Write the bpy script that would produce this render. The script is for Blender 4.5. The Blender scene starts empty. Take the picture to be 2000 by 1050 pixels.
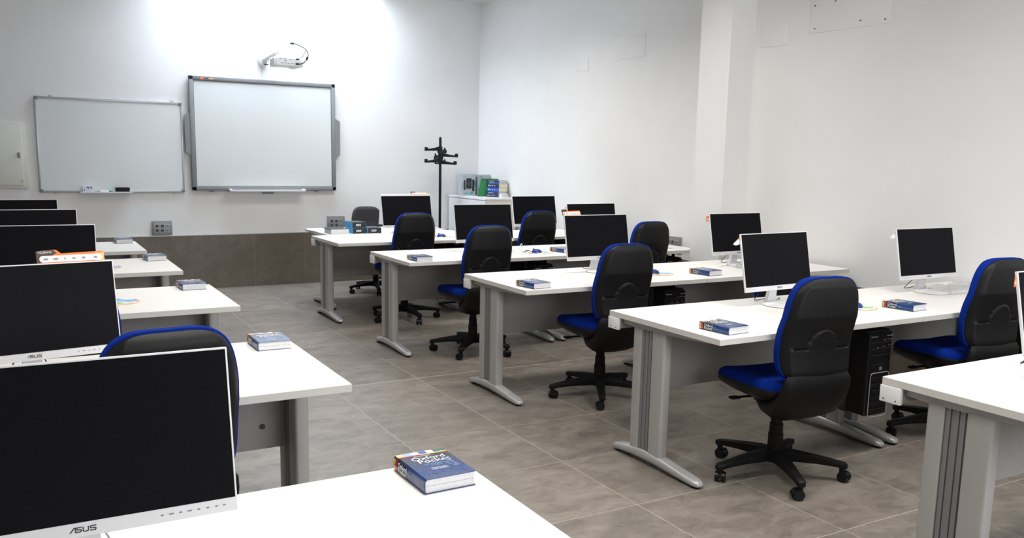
import bpy, bmesh, math, random
from mathutils import Vector, Matrix
random.seed(7)
PI = math.pi
S = bpy.context.scene
COL = S.collection

# ---------------------------------------------------------------- camera, world, lights, exposure
yaw, pitch, roll = 0.5203, 0.1546, 0.0196
F_PX = 1671.6
cy, sy, cp, sp = math.cos(yaw), math.sin(yaw), math.cos(pitch), math.sin(pitch)
fw = Vector((sy*cp, cy*cp, -sp)); rt = Vector((cy, -sy, 0)); up = rt.cross(fw)
r2 = rt*math.cos(roll) + up*math.sin(roll); u2 = -rt*math.sin(roll) + up*math.cos(roll)
cd = bpy.data.cameras.new('camera'); cam = bpy.data.objects.new('camera', cd); COL.objects.link(cam)
m = Matrix((r2, u2, -fw)).transposed().to_4x4(); m.translation = Vector((-2.5945, -2.7345, 1.4934)); cam.matrix_world = m
cd.sensor_fit = 'HORIZONTAL'; cd.sensor_width = 36.0; cd.lens = 36.0*F_PX/2000.0
cd.shift_y = 47.4/2000.0
cd.clip_start = 0.05; cd.clip_end = 60
S.camera = cam

w = bpy.data.worlds.new('world'); S.world = w; w.use_nodes = True
w.node_tree.nodes['Background'].inputs[0].default_value = (0.80, 0.88, 1.0, 1)
w.node_tree.nodes['Background'].inputs[1].default_value = 1.0

def area(name, loc, rot, sx, sy_, power, col=(1, 1, 1), spread=PI):
    l = bpy.data.lights.new(name, 'AREA'); l.shape = 'RECTANGLE'; l.size = sx; l.size_y = sy_
    l.energy = power; l.color = col; l.spread = spread
    o = bpy.data.objects.new(name, l); COL.objects.link(o); o.location = loc; o.rotation_euler = rot
    return o
CEIL = 3.42
# skylight over the front wall (daylight falling down the shaft), ceiling luminaires over the desks
area('skylight_light', (0.05, 6.72, 4.3), (0, 0, 0), 2.0, 0.8, 92, (0.76, 0.86, 1.0))
for x, y, p in ((-1.7, -0.6, 29), (-1.7, 2.6, 15), (0.9, -0.8, 25), (0.9, 2.4, 21), (0.9, 4.9, 22)):
    area('ceiling_lamp', (x, y, CEIL-0.03), (0, 0, 0), 1.2, 0.6, p, (1.0, 0.965, 0.92), math.radians(140))
area('added_back_fill', (0.4, -4.15, 1.9), (math.radians(86), 0, 0), 3.6, 1.3, 62, (0.93, 0.96, 1.0))  # fill added out of view behind the camera, brightens faces turned that way

vs = S.view_settings
S.display_settings.display_device = 'sRGB'
vs.view_transform = 'Standard'; vs.look = 'None'; vs.gamma = 1.0; vs.use_curve_mapping = False
vs.exposure = 0.6

# ---------------------------------------------------------------- materials
def mat(name, col, rough=0.5, metal=0.0, spec=0.5, noise=0.0, nscale=40, bump=0.0, bscale=200, coat=0.0, alpha=1.0, emit=None):
    m = bpy.data.materials.new(name); m.use_nodes = True; nt = m.node_tree; b = nt.nodes['Principled BSDF']
    b.inputs['Base Color'].default_value = (*col, 1); b.inputs['Roughness'].default_value = rough
    b.inputs['Metallic'].default_value = metal; b.inputs['Specular IOR Level'].default_value = spec
    b.inputs['Coat Weight'].default_value = coat
    tc = nt.nodes.new('ShaderNodeTexCoord')
    if noise > 0:
        n = nt.nodes.new('ShaderNodeTexNoise'); n.inputs['Scale'].default_value = nscale; n.inputs['Detail'].default_value = 5
        nt.links.new(tc.outputs['Object'], n.inputs['Vector'])
        r = nt.nodes.new('ShaderNodeValToRGB')
        r.color_ramp.elements[0].position = .3; r.color_ramp.elements[1].position = .7
        r.color_ramp.elements[0].color = (*[c*(1-noise) for c in col], 1); r.color_ramp.elements[1].color = (*[min(1, c*(1+noise)) for c in col], 1)
        nt.links.new(n.outputs['Fac'], r.inputs['Fac']); nt.links.new(r.outputs['Color'], b.inputs['Base Color'])
    if bump > 0:
        n2 = nt.nodes.new('ShaderNodeTexNoise'); n2.inputs['Scale'].default_value = bscale; n2.inputs['Detail'].default_value = 3
        nt.links.new(tc.outputs['Object'], n2.inputs['Vector'])
        bp = nt.nodes.new('ShaderNodeBump'); bp.inputs['Strength'].default_value = bump; bp.inputs['Distance'].default_value = 0.002
        nt.links.new(n2.outputs['Fac'], bp.inputs['Height']); nt.links.new(bp.outputs['Normal'], b.inputs['Normal'])
    if emit:
        b.inputs['Emission Color'].default_value = (*emit[0], 1); b.inputs['Emission Strength'].default_value = emit[1]
    return m

def tile_mat(name, dark, light, rough, sx=1.6, sy_=5.0):
    m = bpy.data.materials.new(name); m.use_nodes = True; nt = m.node_tree; b = nt.nodes['Principled BSDF']
    N = nt.nodes.new; L = nt.links.new
    tc = N('ShaderNodeTexCoord'); oi = N('ShaderNodeObjectInfo')
    mp = N('ShaderNodeMapping'); mp.inputs['Scale'].default_value = (sx, sy_, 3)
    cmb = N('ShaderNodeMath'); cmb.operation = 'MULTIPLY'; cmb.inputs[1].default_value = 37.0
    L(oi.outputs['Random'], cmb.inputs[0]); L(tc.outputs['Object'], mp.inputs['Vector']); L(cmb.outputs[0], mp.inputs['Location'])
    n = N('ShaderNodeTexNoise'); n.inputs['Scale'].default_value = 2.8; n.inputs['Detail'].default_value = 12; n.inputs['Roughness'].default_value = .74
    n.inputs['Distortion'].default_value = .6
    L(mp.outputs['Vector'], n.inputs['Vector'])
    r = N('ShaderNodeValToRGB'); r.color_ramp.elements[0].position = .28; r.color_ramp.elements[1].position = .74
    r.color_ramp.elements[0].color = (*dark, 1); r.color_ramp.elements[1].color = (*light, 1)
    L(n.outputs['Fac'], r.inputs['Fac'])
    hv = N('ShaderNodeHueSaturation')
    mr = N('ShaderNodeMapRange'); mr.inputs['To Min'].default_value = .93; mr.inputs['To Max'].default_value = 1.06
    L(oi.outputs['Random'], mr.inputs['Value']); L(mr.outputs['Result'], hv.inputs['Value'])
    L(r.outputs['Color'], hv.inputs['Color']); L(hv.outputs['Color'], b.inputs['Base Color'])
    b.inputs['Roughness'].default_value = rough
    n2 = N('ShaderNodeTexNoise'); n2.inputs['Scale'].default_value = 60; n2.inputs['Detail'].default_value = 4
    L(tc.outputs['Object'], n2.inputs['Vector'])
    bp = N('ShaderNodeBump'); bp.inputs['Strength'].default_value = .25; bp.inputs['Distance'].default_value = .002
    L(n2.outputs['Fac'], bp.inputs['Height']); L(bp.outputs['Normal'], b.inputs['Normal'])
    return m

WALL = mat('wall_paint', (0.82, 0.815, 0.80), .75, noise=.015, nscale=3, bump=.15, bscale=160)
CEILM = mat('ceiling_paint', (0.82, 0.82, 0.82), .8, noise=.01, nscale=4)
GROUT = mat('grout', (0.50, 0.46, 0.40), .8, noise=.1, nscale=30)
GROUTL = mat('expansion_joint', (0.50, 0.50, 0.46), .6, noise=.05, nscale=30)
TILE = tile_mat('floor_tile', (0.118, 0.101, 0.084), (0.318, 0.280, 0.240), .40, 2.0, 3.4)
WTILE = tile_mat('wainscot_tile', (0.105, 0.088, 0.066), (0.185, 0.158, 0.122), .42, 3.0, 3.0)
DESKTOP = mat('white_laminate', (0.86, 0.845, 0.81), .42, noise=.008, nscale=9)
DESKEDGE = mat('laminate_edge', (0.66, 0.64, 0.60), .5, noise=.02, nscale=20)
STEEL = mat('grey_powder_coated_steel', (0.43, 0.42, 0.405), .42, metal=.25, noise=.02, nscale=60, bump=.1, bscale=500)
STEELD = mat('grey_insert', (0.21, 0.21, 0.215), .45, metal=.2, noise=.02, nscale=60)
SLOT = mat('dark_slot', (0.05, 0.05, 0.055), .6, noise=.05, nscale=60)
FOOT = mat('cast_grey_foot', (0.47, 0.47, 0.465), .36, metal=.3, noise=.02, nscale=60)
PANEL = mat('grey_panel', (0.33, 0.32, 0.30), .55, noise=.03, nscale=30)
WPLAST = mat('white_plastic', (0.86, 0.86, 0.85), .32, noise=.006, nscale=30)
OFFW = mat('off_white_plastic', (0.80, 0.79, 0.74), .4, noise=.008, nscale=20)
MONW = mat('monitor_white', (0.74, 0.74, 0.745), .35, noise=.006, nscale=30)
SCREEN = mat('black_screen', (0.008, 0.008, 0.0095), .40, spec=.03, noise=.2, nscale=300)
BLACKP = mat('black_plastic', (0.006, 0.006, 0.0065), .45, spec=.28, noise=.12, nscale=90, bump=.3, bscale=700)
BLACKM = mat('black_gloss', (0.005, 0.005, 0.006), .34, spec=.3, noise=.1, nscale=60)
BLACKCAST = mat('black_nylon', (0.005, 0.005, 0.0055), .5, spec=.25, noise=.12, nscale=80, bump=.2, bscale=500)
BLUEF = mat('blue_fabric', (0.0015, 0.022, 0.23), .85, spec=.1, noise=.22, nscale=420, bump=.5, bscale=900)
DARKF = mat('charcoal_fabric', (0.045, 0.045, 0.047), .9, spec=.2, noise=.2, nscale=420, bump=.5, bscale=900)
CHROME = mat('chrome', (0.55, 0.56, 0.58), .2, metal=1, noise=.01)
BOARDW = mat('board_surface', (0.70, 0.725, 0.715), .30, noise=.012, nscale=3)
IBOARD = mat('matte_board_surface', (0.70, 0.72, 0.71), .45, noise=.008, nscale=3)
ALU = mat('aluminium', (0.50, 0.51, 0.53), .35, metal=.6, noise=.02, nscale=80)
FRAMEG = mat('grey_frame', (0.235, 0.24, 0.25), .45, noise=.02, nscale=60)
FRAMED = mat('dark_gasket', (0.08, 0.085, 0.09), .5, noise=.02, nscale=60)
SOCK = mat('grey_socket_plate', (0.27, 0.275, 0.28), .42, metal=.2, noise=.02, nscale=80)
SOCKD = mat('dark_socket_well', (0.07, 0.07, 0.075), .5, noise=.02, nscale=80)
CABW = mat('cabinet_white', (0.74, 0.745, 0.75), .45, noise=.01, nscale=9)
CABB = mat('cabinet_beige', (0.74, 0.70, 0.60), .5, noise=.01, nscale=9)
EBOX = mat('cream_enamel', (0.67, 0.67, 0.60), .45, noise=.01, nscale=12)
PAPER = mat('paper_pages', (0.72, 0.71, 0.72), .8, noise=.06, nscale=200)
CREAMP = mat('cream_pages', (0.74, 0.70, 0.52), .8, noise=.05, nscale=200)
NAVY = mat('navy_cover', (0.010, 0.020, 0.070), .28, noise=.2, nscale=40, coat=.5)
BLUEC = mat('blue_cover', (0.015, 0.09, 0.42), .3, noise=.15, nscale=40, coat=.4)
GREENC = mat('green_cover', (0.01, 0.20, 0.055), .4, noise=.12, nscale=40)
WHITEC = mat('white_cover', (0.75, 0.75, 0.74), .5, noise=.03, nscale=40)
REDC = mat('red_band', (0.45, 0.035, 0.025), .35, noise=.1, nscale=60)
YELLC = mat('yellow_band', (0.80, 0.42, 0.04), .35, noise=.1, nscale=60)
CREAMB = mat('cream_green_band', (0.50, 0.47, 0.20), .4, noise=.25, nscale=90)
SKYB = mat('pale_blue_print', (0.30, 0.45, 0.75), .35, noise=.15, nscale=60)
GRNP = mat('dark_green_print', (0.04, 0.13, 0.09), .35, noise=.15, nscale=60)
INKW = mat('white_ink', (0.80, 0.80, 0.82), .5, noise=.02)
INKG = mat('grey_ink', (0.25, 0.26, 0.30), .5, noise=.02)
INKB = mat('pale_blue_ink', (0.20, 0.42, 0.62), .5, noise=.02)
LOGOK = mat('dark_logo', (0.05, 0.035, 0.06), .4, noise=.02)
TEAL = mat('teal_print', (0.01, 0.40, 0.42), .4, noise=.1, nscale=60)
ORANGE = mat('orange_print', (0.85, 0.20, 0.03), .5, noise=.1, nscale=30)
PEACH = mat('peach_print', (0.90, 0.50, 0.20), .5, noise=.1, nscale=30)
BROWNK = mat('brown_black_print', (0.06, 0.035, 0.03), .5, noise=.2, nscale=30)
CYANC = mat('cyan_carton', (0.01, 0.30, 0.62), .4, noise=.08, nscale=40)
BLKC = mat('black_carton', (0.02, 0.02, 0.022), .4, noise=.15, nscale=40)
SILVC = mat('silver_carton', (0.45, 0.49, 0.53), .4, noise=.08, nscale=20)
LED_R = mat('red_led', (0.6, 0.02, 0.02), .4, noise=.02)
MGREEN = mat('green_marker_plastic', (0.01, 0.30, 0.10), .4, noise=.05)
CLEAR = bpy.data.materials.new('clear_wrap'); CLEAR.use_nodes = True
_b = CLEAR.node_tree.nodes['Principled BSDF']
_b.inputs['Base Color'].default_value = (.95, .96, .97, 1); _b.inputs['Roughness'].default_value = .18
_b.inputs['Transmission Weight'].default_value = .75; _b.inputs['IOR'].default_value = 1.15
_n = CLEAR.node_tree.nodes.new('ShaderNodeTexNoise'); _n.inputs['Scale'].default_value = 60
_p = CLEAR.node_tree.nodes.new('ShaderNodeBump'); _p.inputs['Strength'].default_value = .6; _p.inputs['Distance'].default_value = .004
CLEAR.node_tree.links.new(_n.outputs['Fac'], _p.inputs['Height']); CLEAR.node_tree.links.new(_p.outputs['Normal'], _b.inputs['Normal'])

def cover_mat():
    m = bpy.data.materials.new('dictionary_cover'); m.use_nodes = True; nt = m.node_tree; b = nt.nodes['Principled BSDF']
    N = nt.nodes.new; L = nt.links.new
    tc = N('ShaderNodeTexCoord'); sx = N('ShaderNodeSeparateXYZ'); L(tc.outputs['Object'], sx.inputs[0])
    mr = N('ShaderNodeMapRange'); mr.inputs['From Min'].default_value = 0.0; mr.inputs['From Max'].default_value = 0.18
    L(sx.outputs['Y'], mr.inputs['Value'])
    r = N('ShaderNodeValToRGB'); e = r.color_ramp.elements
    e[0].position = 0; e[0].color = (0.008, 0.038, 0.15, 1); e[1].position = .75; e[1].color = (0.010, 0.014, 0.030, 1)
    k = e.new(.25); k.color = (0.010, 0.048, 0.19, 1)
    L(mr.outputs['Result'], r.inputs['Fac']); L(r.outputs['Color'], b.inputs['Base Color'])
    b.inputs['Roughness'].default_value = .25; b.inputs['Coat Weight'].default_value = .25
    n = N('ShaderNodeTexNoise'); n.inputs['Scale'].default_value = 55; L(tc.outputs['Object'], n.inputs['Vector'])
    bp = N('ShaderNodeBump'); bp.inputs['Strength'].default_value = .35; bp.inputs['Distance'].default_value = .002
    L(n.outputs['Fac'], bp.inputs['Height']); L(bp.outputs['Normal'], b.inputs['Normal'])
    return m
COVER = cover_mat()

def pad_mat():
    m = bpy.data.materials.new('landscape_mouse_pad'); m.use_nodes = True; nt = m.node_tree; b = nt.nodes['Principled BSDF']
    N = nt.nodes.new; L = nt.links.new
    tc = N('ShaderNodeTexCoord'); n = N('ShaderNodeTexNoise'); n.inputs['Scale'].default_value = 9; n.inputs['Detail'].default_value = 5
    L(tc.outputs['Object'], n.inputs['Vector'])
    r = N('ShaderNodeValToRGB'); e = r.color_ramp.elements
    e[0].position = .36; e[0].color = (.08, .22, .62, 1); e[1].position = .64; e[1].color = (.25, .50, .10, 1)
    k = e.new(.46); k.color = (.30, .52, .85, 1); k = e.new(.53); k.color = (.85, .88, .90, 1)
    L(n.outputs['Fac'], r.inputs['Fac']); L(r.outputs['Color'], b.inputs['Base Color']); b.inputs['Roughness'].default_value = .6
    return m
PADM = pad_mat()

# ---------------------------------------------------------------- mesh helpers
def BM(): return bmesh.new()
def box(bm, x0, x1, y0, y1, z0, z1, mi=0, bev=0.0, seg=2):
    r = bmesh.ops.create_cube(bm, size=1.0)
    for v in r['verts']:
        v.co = Vector((x0+(v.co.x+.5)*(x1-x0), y0+(v.co.y+.5)*(y1-y0), z0+(v.co.z+.5)*(z1-z0)))
    fs = list({f for v in r['verts'] for f in v.link_faces})
    for f in fs: f.material_index = mi
    if bev > 0:
        es = list({e for v in r['verts'] for e in v.link_edges})
        o = bmesh.ops.bevel(bm, geom=es, offset=bev, segments=seg, affect='EDGES', profile=.5)
        for f in o['faces']: f.material_index = mi
    return r
def cyl(bm, p0, p1, r0, r1=None, n=20, mi=0, cap=True):
    p0, p1 = Vector(p0), Vector(p1); d = p1-p0; r1 = r0 if r1 is None else r1
    o = bmesh.ops.create_cone(bm, cap_ends=cap, segments=n, radius1=r0, radius2=r1, depth=d.length)
    q = Vector((0, 0, 1)).rotation_difference(d.normalized()).to_matrix().to_4x4(); q.translation = (p0+p1)/2
    bmesh.ops.transform(bm, matrix=q, verts=o['verts'])
    for f in {f for v in o['verts'] for f in v.link_faces}: f.material_index = mi
    return o
def rings(bm, secs, mi=0, closed_ring=True, cap=True):
    """loft a list of vertex rings"""
    R = [[bm.verts.new(p) for p in s] for s in secs]; n = len(R[0])
    for a, b in zip(R, R[1:]):
        for i in range(n if closed_ring else n-1):
            j = (i+1) % n
            f = bm.faces.new((a[i], a[j], b[j], b[i])); f.material_index = mi
    if cap:
        f = bm.faces.new(list(reversed(R[0]))); f.material_index = mi
        f = bm.faces.new(R[-1]); f.material_index = mi
    return R
def tube(bm, pts, r, n=8, mi=0):
    P = [Vector(p) for p in pts]; secs = []
    ref = Vector((0, 0, 1))
    for i, p in enumerate(P):
        t = (P[min(i+1, len(P)-1)]-P[max(i-1, 0)]).normalized()
        a = t.cross(ref)
        if a.length < .05: a = t.cross(Vector((1, 0, 0)))
        a.normalize(); b = t.cross(a)
        rr = r[i] if isinstance(r, (list, tuple)) else r
        secs.append([p+a*rr*math.cos(k*2*PI/n)+b*rr*math.sin(k*2*PI/n) for k in range(n)])
    rings(bm, secs, mi)
def smooth_path(pts, k=6):
    P = [Vector(p) for p in pts]; out = []
    for i in range(len(P)-1):
        p0, p1, p2, p3 = P[max(i-1, 0)], P[i], P[i+1], P[min(i+2, len(P)-1)]
        for j in range(k):
            t = j/k
            out.append(.5*((2*p1)+(p2-p0)*t+(2*p0-5*p1+4*p2-p3)*t*t+(3*p1-p0-3*p2+p3)*t**3))
    out.append(P[-1]); return out
def extr(bm, outline, z0, z1, mi=0, axis='z'):
    f = {'z': lambda a, b, c: (a, b, c), 'y': lambda a, b, c: (a, c, b), 'x': lambda a, b, c: (c, a, b)}[axis]
    rings(bm, [[f(a, b, z0) for a, b in outline], [f(a, b, z1) for a, b in outline]], mi)
def rrect(x0, x1, y0, y1, r, n=5):
    o = []
    for cx, cy_, a0 in ((x1-r, y1-r, 0), (x0+r, y1-r, 90), (x0+r, y0+r, 180), (x1-r, y0+r, 270)):
        for k in range(n+1):
            a = math.radians(a0+90*k/n); o.append((cx+r*math.cos(a), cy_+r*math.sin(a)))
    return o
def lathe(bm, prof, n=24, mi=0, c=(0, 0)):
    rings(bm, [[(c[0]+r*math.cos(k*2*PI/n), c[1]+r*math.sin(k*2*PI/n), z) for k in range(n)] for r, z in prof], mi)

def obj(name, bm, mats, parent=None, loc=(0, 0, 0), rot=(0, 0, 0), smooth=True, angle=35, label=None, kind=None):
    bmesh.ops.recalc_face_normals(bm, faces=bm.faces)
    me = bpy.data.meshes.new(name); bm.to_mesh(me); bm.free()
    for mm in (mats if isinstance(mats, (list, tuple)) else [mats]): me.materials.append(mm)
    if smooth:
        me.shade_smooth(); me.set_sharp_from_angle(angle=math.radians(angle))
    o = bpy.data.objects.new(name, me); COL.objects.link(o); o.parent = parent; o.location = loc; o.rotation_euler = rot
    if label: o['label'] = label
    if kind: o['kind'] = kind
    return o
def thing(name, label, cat, loc=(0, 0, 0), rz=0, group=None):
    o = bpy.data.objects.new(name, None); COL.objects.link(o); o.empty_display_size = .05
    o.location = loc; o.rotation_euler = (0, 0, rz); o['label'] = label; o['category'] = cat
    if group: o['group'] = group
    return o
def tag(o, label, cat, group=None):
    o['label'] = label; o['category'] = cat
    if group: o['group'] = group
    return o
def copy_tree(o, parent=None):
    c = o.copy(); COL.objects.link(c); c.parent = parent
    for ch in list(o.children): copy_tree(ch, c)
    return c
class Proto:
    """first call uses the built thing, later calls copy it"""
    def __init__(s, make): s.root = make(); s.used = False
    def put(s, loc, rz, label, group):
        o = copy_tree(s.root) if s.used else s.root
        s.used = True
        o.location = loc; o.rotation_euler = (0, 0, rz); o['label'] = label
        if group: o['group'] = group
        return o
_tc = {}
def text_mesh(txt, size, m, name, parent, loc, rot, sx=1.0, shear=0.0, ext=0.0002, align='LEFT', bold=0.0):
    cu = bpy.data.curves.new(name, 'FONT'); cu.body = txt; cu.size = size; cu.extrude = ext; cu.shear = shear
    cu.align_x = align; cu.resolution_u = 3; cu.offset = bold
    t = bpy.data.objects.new('tmp_text', cu); COL.objects.link(t)
    dg = bpy.context.evaluated_depsgraph_get(); dg.update()
    me = bpy.data.meshes.new_from_object(t.evaluated_get(dg)); me.name = name
    bpy.data.objects.remove(t); bpy.data.curves.remove(cu)
    for v in me.vertices: v.co.x *= sx
    me.materials.clear(); me.materials.append(m)
    o = bpy.data.objects.new(name, me); COL.objects.link(o); o.parent = parent; o.location = loc; o.rotation_euler = rot
    return o

# ---------------------------------------------------------------- room shell
XL, YB, YF = -5.2, -4.3, 7.22
def xr(y): return 2.57 - 0.0417*(y-YF)          # the right wall runs slightly out of square
WANG = math.atan(0.0417)
def shell(name, bm, m, loc=(0, 0, 0), rot=(0, 0, 0)): return obj(name, bm, m, loc=loc, rot=rot, kind='structure', smooth=False)

bm = BM(); box(bm, XL-.2, xr(YB)+.25, YB-.2, YF+.2, -.12, -.0007)
floor = shell('floor', bm, GROUT)
TX, TY = .605, .610
tile_me = None
gx0 = -0.31; gy0 = 0.102
for i in range(-9, 6):
    for j in range(-8, 12):
        x0 = gx0+i*TX; y0 = gy0+j*TY
        x1 = x0+TX; y1 = y0+TY
        if x1 < XL+.01 or y1 < YB+.01 or y0 > YF-.01 or x0 > xr(y0)-.01: continue
        a0, a1 = max(x0, XL), x1
        b0, b1 = max(y0, YB), min(y1, YF)
        if a1 > xr(b1): a1 = min(a1, xr(b0)+.02)
        full = abs(a1-a0-TX) < 1e-4 and abs(b1-b0-TY) < 1e-4
        g = .0021
        gy = .004 if (j in (3, 4)) else g       # the thicker joint across the room
        cx_, cy_ = (a0+a1)/2, (b0+b1)/2
        if full and j not in (3, 4) and tile_me:
            o = bpy.data.objects.new('tile', tile_me); COL.objects.link(o); o.parent = floor
        else:
            bm = BM(); hx, hy = (a1-a0)/2, (b1-b0)/2
            box(bm, -hx+g, hx-g, -hy+(gy if j == 4 else g), hy-(gy if j == 3 else g), -.004, 0)
            o = obj('tile', bm, TILE, floor, smooth=False)
            if full and j not in (3, 4): tile_me = o.data
        o.location = (cx_, cy_, 0)
bm = BM(); box(bm, XL, xr(2.5), gy0+4*TY-.0035, gy0+4*TY+.0035, -.004, -.0001)
obj('joint_strip', bm, GROUTL, floor, smooth=False)

# front wall continues up into the skylight shaft
SX0, SX1, SY0, SZ1 = -1.05, 1.12, 6.25, 4.35
bm = BM(); box(bm, XL-.2, xr(YF)+.4, YF, YF+.2, 0, SZ1)
wall_front = shell('wall_front', bm, WALL)
bm = BM(); box(bm, XL-.2, XL, YB-.2, YF, 0, CEIL); shell('wall_left', bm, WALL)
bm = BM(); box(bm, XL, -1.4, YB-.2, YB, 0, CEIL); box(bm, 2.2, xr(YB)+.2, YB-.2, YB, 0, CEIL)
box(bm, -1.4, 2.2, YB-.2, YB, 0, 1.25); box(bm, -1.4, 2.2, YB-.2, YB, 2.55, CEIL); shell('wall_back', bm, WALL)
bm = BM()
for a in (-1.4, -.23, .98, 2.14): box(bm, a, a+.06, YB-.14, YB-.08, 1.25, 2.55)
box(bm, -1.4, 2.2, YB-.14, YB-.08, 1.25, 1.31); box(bm, -1.4, 2.2, YB-.14, YB-.08, 2.49, 2.55)
shell('added_window_1', bm, ALU)  # unseen frame and opening, added and placed to go with the back fill light
# right wall (slanted slab)
ylen = YF-YB+.4
bm = BM(); box(bm, 0, .2, -ylen, .2, 0, CEIL)
wall_right = shell('wall_right', bm, WALL, loc=(xr(YF), YF, 0), rot=(0, 0, WANG))
# ceiling with the skylight opening and its shaft
bm = BM()
X1 = xr(YB)+.2
box(bm, XL-.2, SX0, YB-.2, YF+.1, CEIL, CEIL+.15)
box(bm, SX1, X1, YB-.2, YF+.1, CEIL, CEIL+.15)
box(bm, SX0, SX1, YB-.2, SY0, CEIL, CEIL+.15)
ceiling = shell('ceiling', bm, CEILM)
bm = BM()
box(bm, SX0-.1, SX0, SY0-.1, YF, CEIL+.15, SZ1); box(bm, SX1, SX1+.1, SY0-.1, YF, CEIL+.15, SZ1)
box(bm, SX0, SX1, SY0-.1, SY0, CEIL+.15, SZ1); box(bm, SX0-.1, SX1+.1, SY0-.1, YF+.2, SZ1, SZ1+.1)
shell('trim_1', bm, CEILM)
# pier on the right wall
bm = BM(); box(bm, -.28, .05, -.345, 0, 0, CEIL)
shell('wall_pier', bm, WALL, loc=(xr(2.99), 2.99, 0), rot=(0, 0, WANG))

# wainscot tiles: front wall and right wall (proud of the plaster)
WX = .583; WH = .597
k = 0; x = -0.309-9*WX
wt_me = None
while x < xr(YF):
    a0, a1 = max(x, XL), min(x+WX, xr(YF)-.002)
    if a1-a0 > .03:
        if wt_me is None or abs((a1-a0)-WX) > 1e-4:
            bm = BM(); h = (a1-a0)/2; box(bm, -h+.0015, h-.0015, -.012, 0, 0, WH)
            o = obj('tile', bm, WTILE, wall_front, smooth=False)
            if abs((a1-a0)-WX) < 1e-4: wt_me = o.data
        else:
            o = bpy.data.objects.new('tile', wt_me); COL.objects.link(o); o.parent = wall_front
        o.location = ((a0+a1)/2, YF, 0.001)
    x += WX
bm = BM(); box(bm, XL, xr(YF), YF-.009, YF, 0, WH-.002); obj('grout_bed', bm, GROUT, wall_front, smooth=False)
bm = BM(); box(bm, XL, xr(YF), YF-.014, YF, WH+.0005, WH+.009); obj('edge_trim', bm, ALU, wall_front, smooth=False)
n = int(ylen/TX)
bm = BM(); box(bm, -.012, 0, .0015, TX-.0015, 0, WH); me0 = obj('tile', bm, WTILE, wall_right, smooth=False); me0.location = (0, -TX-.02, .001)
for j in range(2, n):
    yl = -j*TX-.02
    if -4.62 < yl < -3.72: continue
    o = bpy.data.objects.new('tile', me0.data); COL.objects.link(o); o.parent = wall_right; o.location = (0, yl, .001)
bm = BM(); box(bm, -.014, 0, -ylen+.3, -.02, WH+.0005, WH+.009); obj('edge_trim', bm, ALU, wall_right, smooth=False)

# blank cover plates in the upper right wall
def wall_plate(y0, y1, z0, z1, label, screws):
    yc, zc = (y0+y1)/2, (z0+z1)/2; hw, hh = abs(y1-y0)/2, (z1-z0)/2
    t = thing('cover_plate', label, 'wall plate', (xr(yc), yc, zc), WANG)
    bm = BM(); box(bm, -.005, .0, -hw, hw, -hh, hh, bev=.0015); obj('plate', bm, WALL, t)
    if screws:
        for a, b in ((-.88, -.75), (-.3, -.62), (.85, -.72), (-.85, .7), (.35, .78), (.88, .7)):
            bm = BM(); cyl(bm, (-.0065, a*hw, b*hh), (-.004, a*hw, b*hh), .006, n=8); obj('screw', bm, SLOT, t)
wall_plate(1.40, 2.10, 2.50, 2.74, 'large blank wall plate with dark screw heads, high on the right wall', True)
wall_plate(2.30, 2.58, 2.44, 2.62, 'smaller blank square plate painted over, high on right wall left of screwed plate', False)
wall_plate(4.02, 4.46, 2.50, 2.72, 'blank painted plate on right wall between pier and room corner', False)
wall_plate(4.92, 5.12, 2.44, 2.56, 'small blank plate nearest the front corner on right wall', False)

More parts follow.
